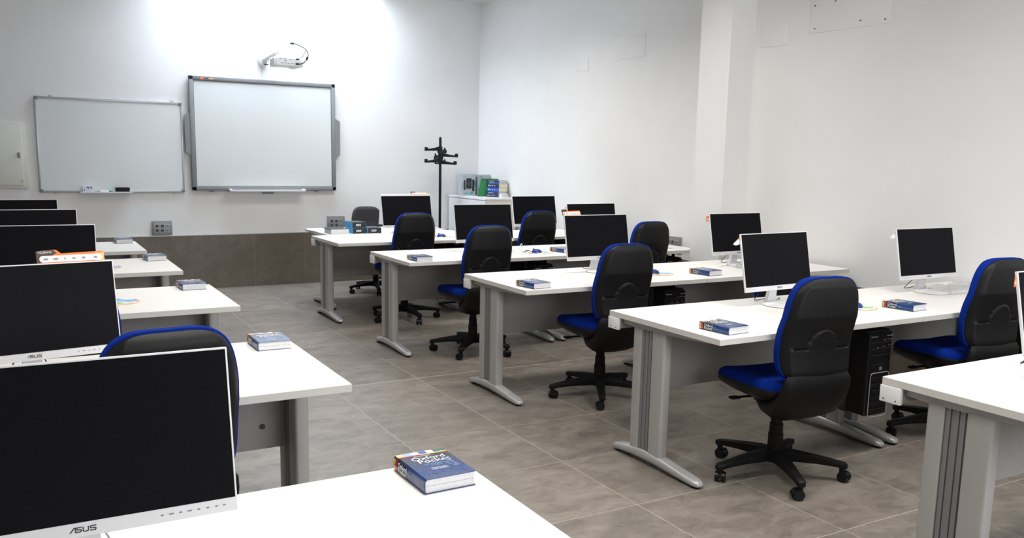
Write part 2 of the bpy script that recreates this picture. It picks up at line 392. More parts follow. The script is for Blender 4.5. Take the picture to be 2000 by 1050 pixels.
# ---------------------------------------------------------------- desks
DW, DD, ZT = 1.398, .81, .74
def make_desk():
    t = thing('office_desk', 'desk', 'desk')
    bm = BM(); box(bm, .001, DW, 0, DD, ZT-.028, ZT, bev=.0015, seg=1)
    bm.faces.ensure_lookup_table()
    for f in bm.faces:
        f.material_index = 0 if f.calc_center_median().z > ZT-.0005 else 1
    obj('tabletop', bm, [DESKTOP, DESKEDGE], t)
    for lx, mir in ((.0575, 1), (DW-.0575, -1)):
        # column: two rounded side profiles
        bm = BM(); hx = .027
        yc = .53
        def prof(y0, y1):
            return rrect(lx-hx, lx+hx, y0, y1, .012, 4)
        extr(bm, prof(yc-.125, yc-.030), .05, .685); extr(bm, prof(yc+.047, yc+.115), .05, .685)
        leg = obj('leg', bm, STEEL, t)
        bm = BM()
        extr(bm, rrect(lx-.021, lx+.021, yc-.031, yc+.048, .004, 2), .05, .685)
        obj('leg_core', bm, SLOT, leg)
        bm = BM()
        extr(bm, rrect(lx-.0245, lx+.0245, yc-.027, yc-.008, .003, 2), .05, .685)
        extr(bm, rrect(lx-.0245, lx+.0245, yc-.004, yc+.022, .003, 2), .05, .685)
        extr(bm, rrect(lx-.0245, lx+.0245, yc+.026, yc+.044, .003, 2), .05, .685)
        obj('leg_insert', bm, STEELD, leg)
        # arched foot
        bm = BM(); secs = []
        ys = [(.130, .012, .016, .020), (.138, .022, .010, .034), (.165, .030, .008, .042), (.23, .033, .010, .050), (.33, .034, .016, .062), (.42, .034, .020, .072),
              (.53, .034, .022, .078), (.63, .034, .020, .070), (.70, .033, .014, .058), (.755, .031, .008, .046), (.785, .024, .010, .036), (.794, .012, .016, .022)]
        for y, hw, zb, zt in ys:
            ring = []
            for q in range(14):
                a = q*2*PI/14; c_, s_ = math.cos(a), math.sin(a)
                ex = math.copysign(abs(c_)**.6, c_)*hw; ez = (zt+zb)/2+math.copysign(abs(s_)**.7, s_)*(zt-zb)/2
                ring.append((lx+ex, y, ez))
            secs.append(ring)
        rings(bm, secs); obj('foot', bm, FOOT, leg, angle=60)
        for gy in (.165, .755):
            bm = BM(); cyl(bm, (lx, gy, 0), (lx, gy, .012), .020, n=16); obj('glide', bm, BLACKCAST, leg)
        # top arm carrying the tabletop, tapering toward the front edge
        bm = BM()
        rings(bm, [[(lx-.025, y, z0), (lx+.025, y, z0), (lx+.025, y, .7115), (lx-.025, y, .7115)] for y, z0 in ((.085, .702), (.16, .696), (.40, .682), (.66, .680), (.73, .684))])
        obj('support_arm', bm, STEEL, t)
    bm = BM(); box(bm, .09, DW-.09, .560, .578, .365, .7115, bev=.001, seg=1)
    pn = obj('modesty_panel', bm, PANEL, t)
    for px in (DW-.17,):
        bm = BM(); cyl(bm, (px, .5605, .455), (px, .556, .455), .011, n=14); obj('bolt_cap', bm, SLOT, pn)
    bm = BM(); box(bm, .012, DW-.012, .735, .808, .655, .7115, bev=.003, seg=1)
    obj('cable_tray', bm, STEEL, t)
    for x0, x1 in ((-.004, .013),):
        bm = BM(); box(bm, x0, x1, .728, .813, .650, .7112, bev=.003)
        c = obj('tray_end_cap', bm, WPLAST, t)
        for yy in (.745, .795):
            bm = BM(); cyl(bm, (x0-.001, yy, .662), (x0+.002, yy, .662), .003, n=8); obj('screw', bm, SLOT, c)
    return t
desk = Proto(make_desk)
ROWS = dict(A=(.095, -.769), B=(0.0, .781), C=(-.0695, 2.317), D=(-.1726, 3.813), E=(-.2088, 5.309))
NM = dict(A='nearest right-hand row', B='second right-hand row from the camera', C='third right-hand row', D='fourth right-hand row', E='fifth right-hand row')
for kx, (x, yf) in ROWS.items():
    y = yf-DD
    desk.put((x, y, 0), 0, 'white desk with grey T legs, aisle end of the %s' % NM[kx], 'white desks right of the aisle')
    if kx == 'A': lab = 'white desk next to the wall, nearest right-hand row'
    desk.put((x+1.4, y, 0), 0, 'white desk against the right wall, %s' % NM[kx], 'white desks right of the aisle')
front_desk = desk.put((-.035+1.4, 6.135, 0), PI, "teacher's white desk at front carrying blue and black cartons", None)
for ch in list(front_desk.children):
    if ch.name.startswith('tray_end_cap'):
        for g_ in list(ch.children): bpy.data.objects.remove(g_)
        bpy.data.objects.remove(ch)
LROWS = [(-1.6656, -.847), (-1.6656, .761), (-1.667, 2.440), (-1.707, 3.930), (-1.768, 5.247)]
LN = ['nearest the camera', 'second from the camera', 'third from the camera', 'fourth from the camera', 'farthest, close to the front wall']
for (xe, yf), nme in zip(LROWS, LN):
    desk.put((xe-1.4, yf-DD, 0), 0, 'white desk left of the aisle, %s' % nme, 'white desks left of the aisle')

# ---------------------------------------------------------------- monitors
def make_monitor():
    t = thing('computer_monitor', 'monitor', 'monitor')
    tilt = -.20; z0 = .083; W_, H_ = .530, .312
    def tl(bm):   # tilt about bottom edge of panel
        bmesh.ops.rotate(bm, verts=bm.verts, cent=(0, 0, 0), matrix=Matrix.Rotation(tilt, 3, 'X'))
        bmesh.ops.translate(bm, verts=bm.verts, vec=(0, 0, z0)); return bm
    bm = BM(); box(bm, -W_/2, W_/2, 0, .012, 0, H_, bev=.0025)
    h = obj('housing', tl(bm), MONW, t)
    bm = BM(); rings(bm, [[(-.24, .012, .015), (.24, .012, .015), (.24, .012, H_-.02), (-.24, .012, H_-.02)], [(-.19, .040, .02), (.19, .040, .02), (.19, .040, .20), (-.19, .040, .20)]])
    obj('rear_cover', tl(bm), MONW, t)
    bm = BM(); box(bm, -W_/2+.004, W_/2-.004, -.0012, .002, .026, H_-.004); obj('screen', tl(bm), SCREEN, t, smooth=False)
    # maker's mark: wide slanted letters built from strokes
    bm = BM(); hgt = .0078; st = .0018
    def stroke(pts):
        for (ax, az), (bx, bz) in zip(pts, pts[1:]):
            a = Vector((ax, az)); b = Vector((bx, bz)); d = (b-a).normalized(); nn = Vector((-d.y, d.x))*st/2
            a -= d*st*.3; b += d*st*.3
            q = [a+nn, b+nn, b-nn, a-nn]
            rings(bm, [[(p.x, -.0006, p.y) for p in q], [(p.x, .0004, p.y) for p in q]])
    h_ = hgt
    stroke([(-.0205, 0), (-.0142, h_), (-.0118, h_)]); stroke([(-.0122, h_*.85), (-.0122, 0), (-.0045, 0), (-.0030, h_*.22), (-.0030, h_*.38), (-.0045, h_*.5), (-.0096, h_*.55)])
    stroke([(-.0098, h_*.66), (-.0098, h_), (-.0030, h_)])
    stroke([(.0000, h_), (.0000, h_*.2), (.0012, 0), (.0070, 0), (.0084, h_*.2), (.0084, h_)])
    stroke([(.0205, h_), (.0128, h_), (.0112, h_*.8), (.0124, h_*.52), (.0192, h_*.48), (.0205, h_*.3), (.0192, 0), (.0112, 0)])
    bmesh.ops.translate(bm, verts=bm.verts, vec=(0, 0, .0095)); obj('maker_logo', tl(bm), LOGOK, t, smooth=False)
    bm = BM()
    for k, bx in enumerate((.130, .146, .162, .178, .194, .210, .226, .240)):
        box(bm, bx-(.0025 if k not in (1, 3) else .004), bx+(.0025 if k not in (1, 3) else .004), -.0005, .0003, .0125, .0150)
    obj('button_icons', tl(bm), INKG, t, smooth=False)
    bm = BM()
    for k in range(9): box(bm, -.245+k*.006, -.2415+k*.006, -.0005, .0003, .012, .0145)
    obj('model_lettering', tl(bm), INKG, t, smooth=False)
    # stand
    bm = BM()
    rings(bm, [[(-a, y0, z), (a, y0, z), (a, y1, z), (-a, y1, z)] for a, y0, y1, z in ((.040, .050, .075, .008), (.030, .046, .068, .05), (.026, .040, .062, .10), (.026, .040, .070, .15))])
    obj('stand_neck', bm, MONW, t)
    bm = BM(); lathe(bm, [(.100, 0), (.108, .003), (.107, .007), (.095, .011), (.03, .014)], 36)
    bmesh.ops.scale(bm, verts=bm.verts, vec=(1.05, .95, 1)); bmesh.ops.translate(bm, verts=bm.verts, vec=(0, -.025, 0))
    obj('stand_base', bm, MONW, t)
    bm = BM(); tube(bm, smooth_path([(.03, .06, .12), (.05, .10, .05), (.10, .13, .006), (.14, .12, .005), (.19, .16, .005)]), .0022, 6)
    tube(bm, smooth_path([(-.03, .06, .10), (-.06, .11, .03), (-.02, .15, .005), (.06, .16, .005), (.12, .19, .005)]), .0022, 6)
    obj('cable', bm, BLACKP, t)
    return t
mon = Proto(make_monitor)
G1, G2 = 'monitors right of the aisle', 'monitors left of the aisle'
MONS = [('B1', .966, .545, 3.0, 'white framed monitor with dark screen in front of the frontmost whole chair, second row', G1),
 ('B2', 2.225, .520, -1, 'white framed monitor beside plastic-wrapped keyboard, nearest whole monitor to right wall', G1),
 ('C1', .858, 2.08, .5, 'white framed monitor of third right-hand row, orange strip just above its top left', G1),
 ('C2', 2.085, 2.00, 1.7, 'white framed monitor with an orange tab at its left edge, before the wall pier', G1),
 ('D1', .690, 3.45, 0, 'white framed monitor in front of the low white corner cabinet', G1),
 ('D2', 1.752, 3.42, 3, 'white framed monitor partly behind third row monitor, fourth row wall desk', G1),
 ('E1', .662, 5.00, 2.5, 'white framed monitor right of the blue and black cartons', G1),
 ('E2', 2.006, 4.82, 2.5, 'white framed monitor just right of the corner cabinet', G1),
 ('A1', .795, -1.03, 0, 'white framed monitor cut off by the right edge of the picture', G1),
 ('M1', -2.535, -1.13, -.5, 'largest monitor at lower left, closest to the camera', G2),
 ('M2', -2.588, .37, 9, 'monitor second from camera on left, orange card lying on its top', G2),
 ('M3', -2.545, 2.05, -2, 'monitor third from the camera on the left side', G2),
 ('M4', -2.560, 3.36, -1, 'monitor fourth from camera on left, screen greyer than its neighbours', G2),
 ('M5', -2.625, 4.62, 0, 'farthest monitor on the left, just below the whiteboard', G2)]
MON = {}
for k, x, y, a, lab, g in MONS:
    MON[k] = mon.put((x, y, ZT), math.radians(a), lab, g)
for ch in list(MON['M1'].children):
    if ch.name.startswith('cable'): bpy.data.objects.remove(ch)
bm = BM(); tube(bm, smooth_path([(.02, .06, .10), (.06, .02, .03), (.105, -.035, .012), (.15, -.02, .006), (.21, .05, .004)]), .0018, 6)
obj('cable', bm, ALU, MON['M1'])
tm = mon.put((.80, 5.47, ZT), math.radians(178), "teacher's monitor seen from behind, on the front desk", None); del tm['group']

# ---------------------------------------------------------------- chairs
def make_chair(front=BLUEF, arms=False):
    t = thing('office_chair', 'chair', 'chair')
    def hw(z, W):      # half width over normalised height -1..1: arched crown, squarer foot
        n = 4.0 if z > 0 else 6.0
        return W*(1-abs(z)**n)**(1/n)
    Z0, Z1 = .535, 1.012
    NI, NJ = 96, 56
    def wid(zn):              # wider in the middle, narrower top and foot
        return .202*(1-.10*max(zn, 0)-.05*max(-zn, 0)**2)
    def grid(sign, y_of, scale, zpad):
        rows = []
        for i in range(NI+1):
            s = -1+2*i/NI; zn = math.sin(s*PI/2)*.9995
            w_ = hw(zn, wid(zn))*scale
            z = (Z0+Z1)/2+zn*((Z1-Z0)/2-zpad)
            rows.append([(tt, zn, w_*math.sin(tt*PI/2), z) for tt in [-1+2*j/NJ for j in range(NJ+1)]])
        return rows
    def base_y(x, z):         # curved panel: lumbar bulge forward, top leaning back, edges forward
        u = (z-Z0)/(Z1-Z0)
        return -.245-.045*u+.022*math.sin(min(1, u*1.6)*PI)+x*x*.5-(0.02 if u < .0 else 0)
    def slab(front_off, back_off, scale, zpad, arch=False):
        bm = BM(); R = grid(1, None, scale, zpad)
        A, B = [], []
        for row in R:
            a, b = [], []
            for (tt, zn, x, z) in row:
                r = max(abs(zn), abs(math.sin(tt*PI/2)))
                e = 1-max(0, (r-.80)/.2)**2.2
                y = base_y(x, z)
                bo = back_off*(.25+.75*e)
                if arch:
                    zz = z-(Z0+.150)
                    lim = .092*math.sqrt(max(0, 1-(x/.082)**2)) if abs(x) < .082 else 0
                    edge = lim-zz
                    if abs(x) < .082 and lim > .01: edge *= min(1, .55+.45*abs(1-abs(x)/.082))
                    inside = max(0, min(1, edge/.006+.5))*(1 if abs(x) < .165 else max(0, 1-(abs(x)-.165)/.01))
                    bo += .006*inside
                    bo -= .009*math.exp(-((edge)/.0045)**2)*(1 if abs(x) < .150 else 0)
                a.append(bm.verts.new((x, y+front_off*(.55+.45*e if front_off > 0 else 1), z))); b.append(bm.verts.new((x, y-bo, z)))
            A.append(a); B.append(b)
        for i in range(NI):
            for j in range(NJ):
                bm.faces.new((A[i][j], A[i][j+1], A[i+1][j+1], A[i+1][j])); bm.faces.new((B[i][j+1], B[i][j], B[i+1][j], B[i+1][j+1]))
            bm.faces.new((A[i][0], A[i+1][0], B[i+1][0], B[i][0])); bm.faces.new((A[i+1][NJ], A[i][NJ], B[i][NJ], B[i+1][NJ]))
        for j in range(NJ):
            bm.faces.new((A[0][j+1], A[0][j], B[0][j], B[0][j+1])); bm.faces.new((A[NI][j], A[NI][j+1], B[NI][j+1], B[NI][j]))
        return bm
    obj('backrest_cushion', slab(.052, .006, 1.0, 0), front, t, angle=50)
    obj('backrest_shell', slab(-.002, .034, .972, .006, True), BLACKP, t, angle=40)
    # seat cushion and pan
    def seat_out(sc=1.0):
        o = []
        for k in range(44):
            a = k*2*PI/44; c_, s_ = math.cos(a), math.sin(a)
            x = math.copysign(abs(c_)**.55, c_)*.238*sc; y = .02+math.copysign(abs(s_)**.5, s_)*.232*sc
            x *= 1-.07*max(0, -(y-.02)/.232)
            o.append((x, y))
        return o
    bm = BM(); secs = []
    for sc, z in ((.93, .454), (.985, .460), (1.0, .472), (1.0, .484), (.985, .497), (.95, .507), (.88, .514), (.6, .517), (.2, .516)):
        secs.append([(x, y, z-.030*max(0, (y-.12)/.13)**2+.012*(x/.24)**2) for x, y in seat_out(sc)])
    rings(bm, secs); obj('seat_cushion', bm, front, t, angle=50)
    bm = BM(); secs = []
    for sc, z in ((.55, .392), (.80, .415), (.95, .438), (1.0, .456), (1.005, .470), (.99, .476)):
        secs.append([(x, y, z-.026*max(0, (y-.12)/.13)**2+.012*(x/.24)**2*sc) for x, y in seat_out(sc)])
    rings(bm, secs); obj('seat_shell', bm, BLACKP, t, angle=50)
    # moulded cover running from under the seat up to the backrest
    bm = BM(); secs = []
    path = [(.10, .405, .06, .015), (.02, .392, .12, .032), (-.06, .378, .155, .048), (-.135, .380, .172, .062), (-.195, .410, .182, .062), (-.232, .455, .188, .050), (-.250, .50, .190, .038), (-.258, .540, .186, .028), (-.256, .565, .170, .016)]
    for i, (y, z, W, T) in enumerate(path):
        y0, z0 = path[max(i-1, 0)][:2]; y1, z1 = path[min(i+1, len(path)-1)][:2]
        d = Vector((y1-y0, z1-z0)).normalized(); nn = Vector((-d.y, d.x))
        ring = []
        for q in range(20):
            a = q*2*PI/20; c_, s_ = math.cos(a), math.sin(a)
            ex = math.copysign(abs(c_)**.6, c_)*W; et = math.copysign(abs(s_)**.8, s_)*T
            ring.append((ex, y+nn.x*et, z+nn.y*et))
        secs.append(ring)
    rings(bm, secs); obj('back_support', bm, BLACKCAST, t, angle=60)
    bm = BM(); tube(bm, [(-.05, .03, .392), (-.15, .05, .392), (-.20, .055, .390)], .006, 8); box(bm, -.238, -.190, .038, .072, .384, .396, bev=.004)
    obj('lever', bm, BLACKCAST, t)
    bm = BM(); cyl(bm, (0, 0, .075), (0, 0, .21), .036, n=24); cyl(bm, (0, 0, .21), (0, 0, .26), .032, n=24); cyl(bm, (0, 0, .26), (0, 0, .39), .027, n=24)
    box(bm, -.07, .07, -.10, .10, .355, .400, bev=.008)
    obj('gas_lift', bm, BLACKCAST, t)
    base = None
    bm = BM(); lathe(bm, [(.03, .070), (.050, .074), (.055, .09), (.052, .125), (.04, .135)], 24)
    R0 = .315
    for k in range(5):
        a = k*2*PI/5
        secs = []
        for r, hw_, zt, zb in ((.03, .030, .134, .078), (.10, .029, .128, .080), (.20, .024, .114, .078), (.29, .021, .098, .070), (R0+.012, .020, .092, .062), (R0+.022, .012, .086, .064)):
            o = rrect(-hw_, hw_, zb, zt, .006, 2)
            secs.append([(r*math.cos(a)-p*math.sin(a), r*math.sin(a)+p*math.cos(a), q) for p, q in o])
        rings(bm, secs)
    base = obj('star_base', bm, BLACKCAST, t, angle=40)
    for k in range(5):
        a = k*2*PI/5; cx_, cy_ = R0*math.cos(a), R0*math.sin(a)
        bm = BM()
        cyl(bm, (0, 0, .045), (0, 0, .075), .014, n=12)
        cyl(bm, (-.024, .012, .025), (-.006, .012, .025), .025, n=20); cyl(bm, (.006, .012, .025), (.024, .012, .025), .025, n=20)
        # hood
        secs = []
        for x_ in (-.018, .018):
            ring = [(x_, .012+.0275*math.cos(q*PI/8), .025+.0275*math.sin(q*PI/8)) for q in range(9)]
            ring += [(x_, .012-.016, .030), (x_, .012+.016, .030)]
            secs.append(ring)
        rings(bm, secs)
        bmesh.ops.rotate(bm, verts=bm.verts, cent=(0, 0, 0), matrix=Matrix.Rotation(a*1.7+.6, 3, 'Z'))
        obj('caster', bm, BLACKM, base, loc=(cx_, cy_, 0), angle=40)
    if arms:
        for s in (-1, 1):
            bm = BM(); tube(bm, smooth_path([(s*.20, -.04, .40), (s*.285, -.05, .41), (s*.30, -.08, .52), (s*.29, -.10, .64)]), .014, 8)
            box(bm, s*.29-.03, s*.29+.03, -.20, .06, .64, .668, bev=.010)
            obj('armrest', bm, BLACKCAST, t)
    return t
chair = Proto(make_chair)
GC = 'blue and black swivel chairs'
CH = [('B1', .520, .098, -8, 37, 'blue seat swivel chair nearest the camera, second right-hand row'),
 ('C1', .570, 1.635, -3, 25, 'blue seat swivel chair in third right-hand row, nearest the aisle'),
 ('D1', .420, 3.135, 0, 11, 'blue seat swivel chair in fourth right-hand row, nearest the aisle'),
 ('E1', .465, 4.632, 0, -15, 'blue seat swivel chair in fifth right-hand row, right of the cartons'),
 ('B2', 1.850, .098, -6, 20, 'blue seat swivel chair near the right wall, second row'),
 ('C2', 1.900, 1.635, 0, 40, 'swivel chair hidden behind the second row monitor, third row wall desk'),
 ('D2', 1.945, 3.135, 0, 0, 'blue trimmed chair half behind the third row monitor and chair'),
 ('E2', 1.770, 4.632, 0, 0, 'blue trimmed chair back between fourth and third row monitors'),
 ('L2', -2.285, .04, 5, 0, 'swivel chair directly behind the largest left monitor'),
 ('L3', -2.40, 1.50, -14, 0, 'swivel chair seen as a blue-rimmed sliver right of the second left monitor'),
 ('L4', -2.55, 3.02, 0, 0, 'swivel chair hidden behind the third left monitor'),
 ('L5', -2.425, 4.34, 0, 0, 'swivel chair with a tiny blue rim showing behind third left monitor')]
CHO = {}
for k, x, y, a, sp_, lab in CH:
    c = chair.put((x, y, 0), math.radians(a), lab, GC); CHO[k] = c
    for ch in c.children:
        if ch.name.startswith('star_base'): ch.rotation_euler = (0, 0, math.radians(sp_))
CHO['B2'].scale = (1.0, 1.0, 1.03)
tc_ = make_chair(DARKF, True); tc_.location = (.80, 6.27, 0); tc_.rotation_euler = (0, 0, math.radians(184))
tc_.scale = (.93, .93, .93)
tc_['label'] = "charcoal fabric chair with armrests behind the teacher's desk"; tc_.name = 'armchair'

# ---------------------------------------------------------------- computer towers hung under the desks
def make_tower():
    t = thing('computer_tower', 'tower', 'computer')
    W_, D_, H_ = .180, .40, .445
    bm = BM(); box(bm, 0, W_, .025, D_, 0, H_, bev=.003, seg=1); obj('case', bm, BLACKP, t)
    bm = BM()
    o = [(0, .025), (W_, .025), (W_, .010)] + [(W_/2+W_/2*math.cos(a), .010-.012*math.sin(a)) for a in [k*PI/8 for k in range(1, 8)]] + [(0, .010)]
    extr(bm, o, 0.0, H_-.012); obj('front_panel', bm, BLACKM, t)
    bm = BM(); box(bm, .006, W_-.006, -.001, .020, H_-.030, H_-.026); obj('top_trim', bm, ALU, t)
    bm = BM()
    for z in (.385, .352, .318, .27): box(bm, .014, W_-.014, -.0045, .004, z, z+.0015)
    obj('drive_bays', bm, SLOT, t)
    bm = BM()
    for x_, z in ((.10, .395), (.125, .398), (.15, .396), (.05, .358), (.095, .362), (.14, .366)): box(bm, x_, x_+.012, -.005, .0, z, z+.003)
    obj('port_lettering', bm, INKG, t)
    bm = BM(); cyl(bm, (.139, -.005, .400), (.139, 0, .400), .0028, n=8); obj('power_light', bm, LED_R, t)
    bm = BM(); box(bm, W_/2-.010, W_/2+.012, -.0045, 0, .238, .256); obj('badge', bm, INKG, t)
    bm = BM()
    ring = rrect(.018, W_-.018, -.01, .225, .016, 4)
    pts = [Vector((a, -.003, b)) for a, b in ring]; pts.append(pts[0]); tube(bm, pts, .0028, 6)
    g = obj('grille_frame', bm, ALU, t)
    for k in range(6):
        bm = BM(); box(bm, .026, W_-.026, -.008, .0, .012+k*.034, .012+k*.034+.022, bev=.003, seg=1); obj('grille_slat', bm, BLACKP, g)
    bm = BM()
    box(bm, -.004, 0, .12, .16, -.004, H_+.052); box(bm, W_, W_+.004, .12, .16, -.004, H_+.052); box(bm, 0, W_, .12, .16, -.004, -.0)
    obj('hanging_bracket', bm, SLOT, t)
    return t
tower = Proto(make_tower)
TW = dict(B=('black computer tower with silver grille frame hung behind the nearest chair', 'black computer tower beside the wall chair, second row'),
 C=('black computer tower just right of the third row aisle chair', None),
 D=('black computer tower under fourth row desk, behind third row monitor', 'black computer tower under fourth row desk beside the pier'),
 E=('black computer tower under fifth row desk left of the fourth row monitor', 'black computer tower under fifth row wall desk'))
for kx, (l1, l2) in TW.items():
    x, yf = ROWS[kx]; y = yf-DD
    tower.put((x+1.135, y+.105, .215), 0, l1, 'computer towers under the desks')
    if l2 and kx == 'B': tower.put((x+1.4+1.135, y+.105, .215), 0, l2, 'computer towers under the desks')
    elif l2: tower.put((x+1.4+1.10, y+.105, .215), 0, l2, 'computer towers under the desks')

# ---------------------------------------------------------------- dictionaries
def make_dict():
    t = thing('dictionary', 'book', 'book')
    W_, L_, T_ = .132, .180, .035
    bm = BM(); box(bm, .004, W_-.003, .003, L_-.003, .0018, T_-.0018)
    obj('pages', bm, PAPER, t, smooth=False)
    bm = BM(); box(bm, .005, W_-.004, .0025, .0031, .017, .0174); obj('page_gap', bm, INKG, t, smooth=False)
    # wraparound cover: two boards and a rounded spine
    bm = BM(); sec = []
    o = [(W_, 0), (.006, 0), (.001, .004), (-.002, T_/2), (.001, T_-.004), (.006, T_), (W_, T_), (W_, T_-.0016), (.0075, T_-.0016), (.003, T_-.006), (.001, T_/2), (.003, .006), (.0075, .0016), (W_, .0016)]
    rings(bm, [[(a, 0, b) for a, b in o], [(a, L_, b) for a, b in o]])
    obj('cover', bm, COVER, t)
    z = T_+.0001
    def patch(name, x0, x1, y0, y1, m_): 
        bm = BM(); box(bm, x0, x1, y0, y1, z-.0003, z+.0002); return obj(name, bm, m_, t, smooth=False)
    bm = BM(); box(bm, .004, W_, .160, L_, z-.0003, z+.0002)
    cb = obj('colour_band', bm, SKYB, t, smooth=False)
    for x0, x1, mm in ((.004, .022, PEACH), (.045, .062, PAPER), (.062, .082, BLUEC), (.082, .100, PAPER), (.100, W_, GRNP)):
        bm = BM(); box(bm, x0, x1, .162, L_-.001, z, z+.0004); obj('colour_block', bm, mm, cb, smooth=False)
    bm = BM(); box(bm, .004, W_*.45, .155, .160, z-.0003, z+.0003, 0); box(bm, W_*.45, W_, .155, .160, z-.0003, z+.0003, 1)
    obj('band_line', bm, [REDC, YELLC], t, smooth=False)
    text_mesh('Diccionario', .009, INKW, 'cover_heading', t, (.040, .146, z), (0, 0, 0))
    text_mesh('Oxford', .029, INKW, 'cover_title', t, (.026, .122, z), (0, 0, 0))
    text_mesh('Pocket', .030, INKW, 'cover_title', t, (.034, .100, z), (0, 0, 0))
    text_mesh('para estudiantes\n      de ingl\u00e9s', .0085, INKB, 'cover_subtitle', t, (.040, .086, z), (0, 0, 0))
    text_mesh('espa\u00f1ol-ingl\u00e9s\ningl\u00e9s-espa\u00f1ol', .0075, INKW, 'cover_languages', t, (.046, .060, z), (0, 0, 0))
    bm = BM()
    for a, b, c, d in ((.098, .104, .108, .070), (.104, .112, .112, .064), (.090, .088, .104, .052)):
        q = [(a, b), (a+.006, b+.002), (c+.006, d), (c, d)]; rings(bm, [[(x_, y_, z-.0002) for x_, y_ in q], [(x_, y_, z+.0003) for x_, y_ in q]])
    cyl(bm, (.112, .060, z-.0002), (.112, .060, z+.0003), .007, n=16)
    obj('cover_picture', bm, mat('cover_picture_print', (0.10, 0.17, 0.32), .35, noise=.5, nscale=180), t, smooth=False)
    # spine print (spine faces -x)
    def spatch(y0, y1, m_, nm, zz=(.0045, T_-.0045)):
        bm = BM(); rings(bm, [[(-.0022, y0, T_/2), (-.0022, y1, T_/2), (.0004, y1, zz[0]), (.0004, y0, zz[0])], [(-.0012, y0, T_/2), (-.0012, y1, T_/2), (.0014, y1, zz[0]), (.0014, y0, zz[0])]])
        rings(bm, [[(-.0022, y0, T_/2), (-.0022, y1, T_/2), (.0004, y1, zz[1]), (.0004, y0, zz[1])], [(-.0012, y0, T_/2), (-.0012, y1, T_/2), (.0014, y1, zz[1]), (.0014, y0, zz[1])]])
        obj(nm, bm, m_, t, smooth=False)
    spatch(.166, .179, CREAMB, 'spine_band'); spatch(.154, .166, REDC, 'spine_band')
    for txt, s_, yy, zz, mm, nm in (('Oxford', .017, .146, .0195, INKW, 'spine_title'), ('Pocket', .017, .146, .0065, INKW, 'spine_title'), ('Diccionario\npara estudiantes', .0055, .098, .020, INKB, 'spine_subtitle')):
        text_mesh(txt, s_, mm, nm, t, (-.0023, yy, zz), (PI/2, 0, -PI/2))
    return t
book = Proto(make_dict)
BK = [(-1.842, -1.04, .9, 'dictionary on the nearest left desk, largest book in view'), (-1.834, .568, 0, 'dictionary on left desk just beyond the nearest left chair'),
 (-1.850, 2.250, 2, 'dictionary on the third left desk from the camera'), (-1.854, 3.72, 4, 'dictionary on the fourth left desk'), (-1.935, 5.06, -1, 'dictionary on the farthest left desk'),
 (.101, .026, 4, 'dictionary near the corner of desk left of the nearest swivel chair'), (.002, 1.540, 6, 'dictionary on aisle corner of the third right-hand row'),
 (-.100, 3.035, 1, 'dictionary on aisle corner of the fourth right-hand row'), (1.462, .081, 5, 'dictionary at the desk seam by the wall chair, second row'),
 (1.420, 1.590, 7, 'dictionary at the desk seam of the third right-hand row'), (1.270, 3.165, 8, 'dictionary end peeping left of third row monitor, fourth row')]
for x, y, a, lab in BK: book.put((x, y, ZT), math.radians(a), lab, 'blue shrink-wrapped dictionaries on desks')

# ---------------------------------------------------------------- mouse pads and mice
def make_pad():
    t = thing('mouse_pad', 'pad', 'mouse pad')
    bm = BM(); lathe(bm, [(.104, 0), (.108, .001), (.108, .0025), (.104, .003)], 40); obj('rim', bm, PEACH, t)
    bm = BM(); lathe(bm, [(.099, .0030), (.099, .0034)], 40); obj('picture', bm, PADM, t)
    return t
pad = Proto(make_pad)
PADS = [(-2.205, 1.985, 'landscape mouse pad on third left desk'), (-2.150, 3.46, 'landscape mouse pad on fourth left desk'), (1.30, .31, 'landscape mouse pad between nearest chair and seam book'),
 (1.17, 1.83, 'landscape mouse pad right of the third row aisle chair'), (1.10, 3.25, 'landscape mouse pad right of the fourth row aisle chair'), (2.36, 3.25, 'landscape mouse pad by the wall socket, fourth row'),
 (.96, 4.79, 'landscape mouse pad right of the fifth row chair')]
for x, y, lab in PADS: pad.put((x, y, ZT), random.uniform(-1, 1), lab, 'round landscape mouse pads')
BMOUSE = mat('blue_mouse', (0.012, 0.045, 0.24), .3, noise=.05)
def make_mouse():
    t = thing('computer_mouse', 'mouse', 'mouse')
    bm = BM(); bmesh.ops.create_uvsphere(bm, u_segments=20, v_segments=10, radius=1)
    for v in bm.verts: v.co = Vector((v.co.x*.026, v.co.y*.044, max(v.co.z, -.25)*.024+.006))
    obj('shell', bm, BMOUSE, t, angle=60)
    bm = BM(); cyl(bm, (-.003, .025, .026), (.003, .025, .026), .008, n=12); obj('wheel', bm, BLACKP, t)
    bm = BM(); tube(bm, smooth_path([(0, .048, .010), (.01, .08, .018), (-.02, .11, .006), (-.06, .10, .020), (-.04, .07, .024), (.0, .09, .006), (.03, .12, .003)]), .0022, 6); obj('cable', bm, NAVY, t)
    bm = BM(); bmesh.ops.create_uvsphere(bm, u_segments=16, v_segments=8, radius=1)
    for v in bm.verts: v.co = Vector((v.co.x*.06+.03, v.co.y*.035, max(0, v.co.z)*.018+.001+.002*random.random()))
    obj('plastic_bag', bm, CLEAR, t)
    return t
mouse = Proto(make_mouse)
for x, y, a, lab in ((1.275, .30, 60, 'blue mouse in clear wrap on pad, second row'), (1.13, 1.83, 70, 'blue mouse in clear wrap on pad, third row'), (1.06, 3.25, 70, 'blue mouse in clear wrap on pad, fourth row'),
                     (2.30, 3.25, 70, 'blue mouse in clear wrap on pad beside the wall socket'), (.92, 4.80, 70, 'blue mouse in clear wrap on pad, fifth row')):
    mouse.put((x, y, ZT+.0035), math.radians(a), lab, 'wrapped blue mice')
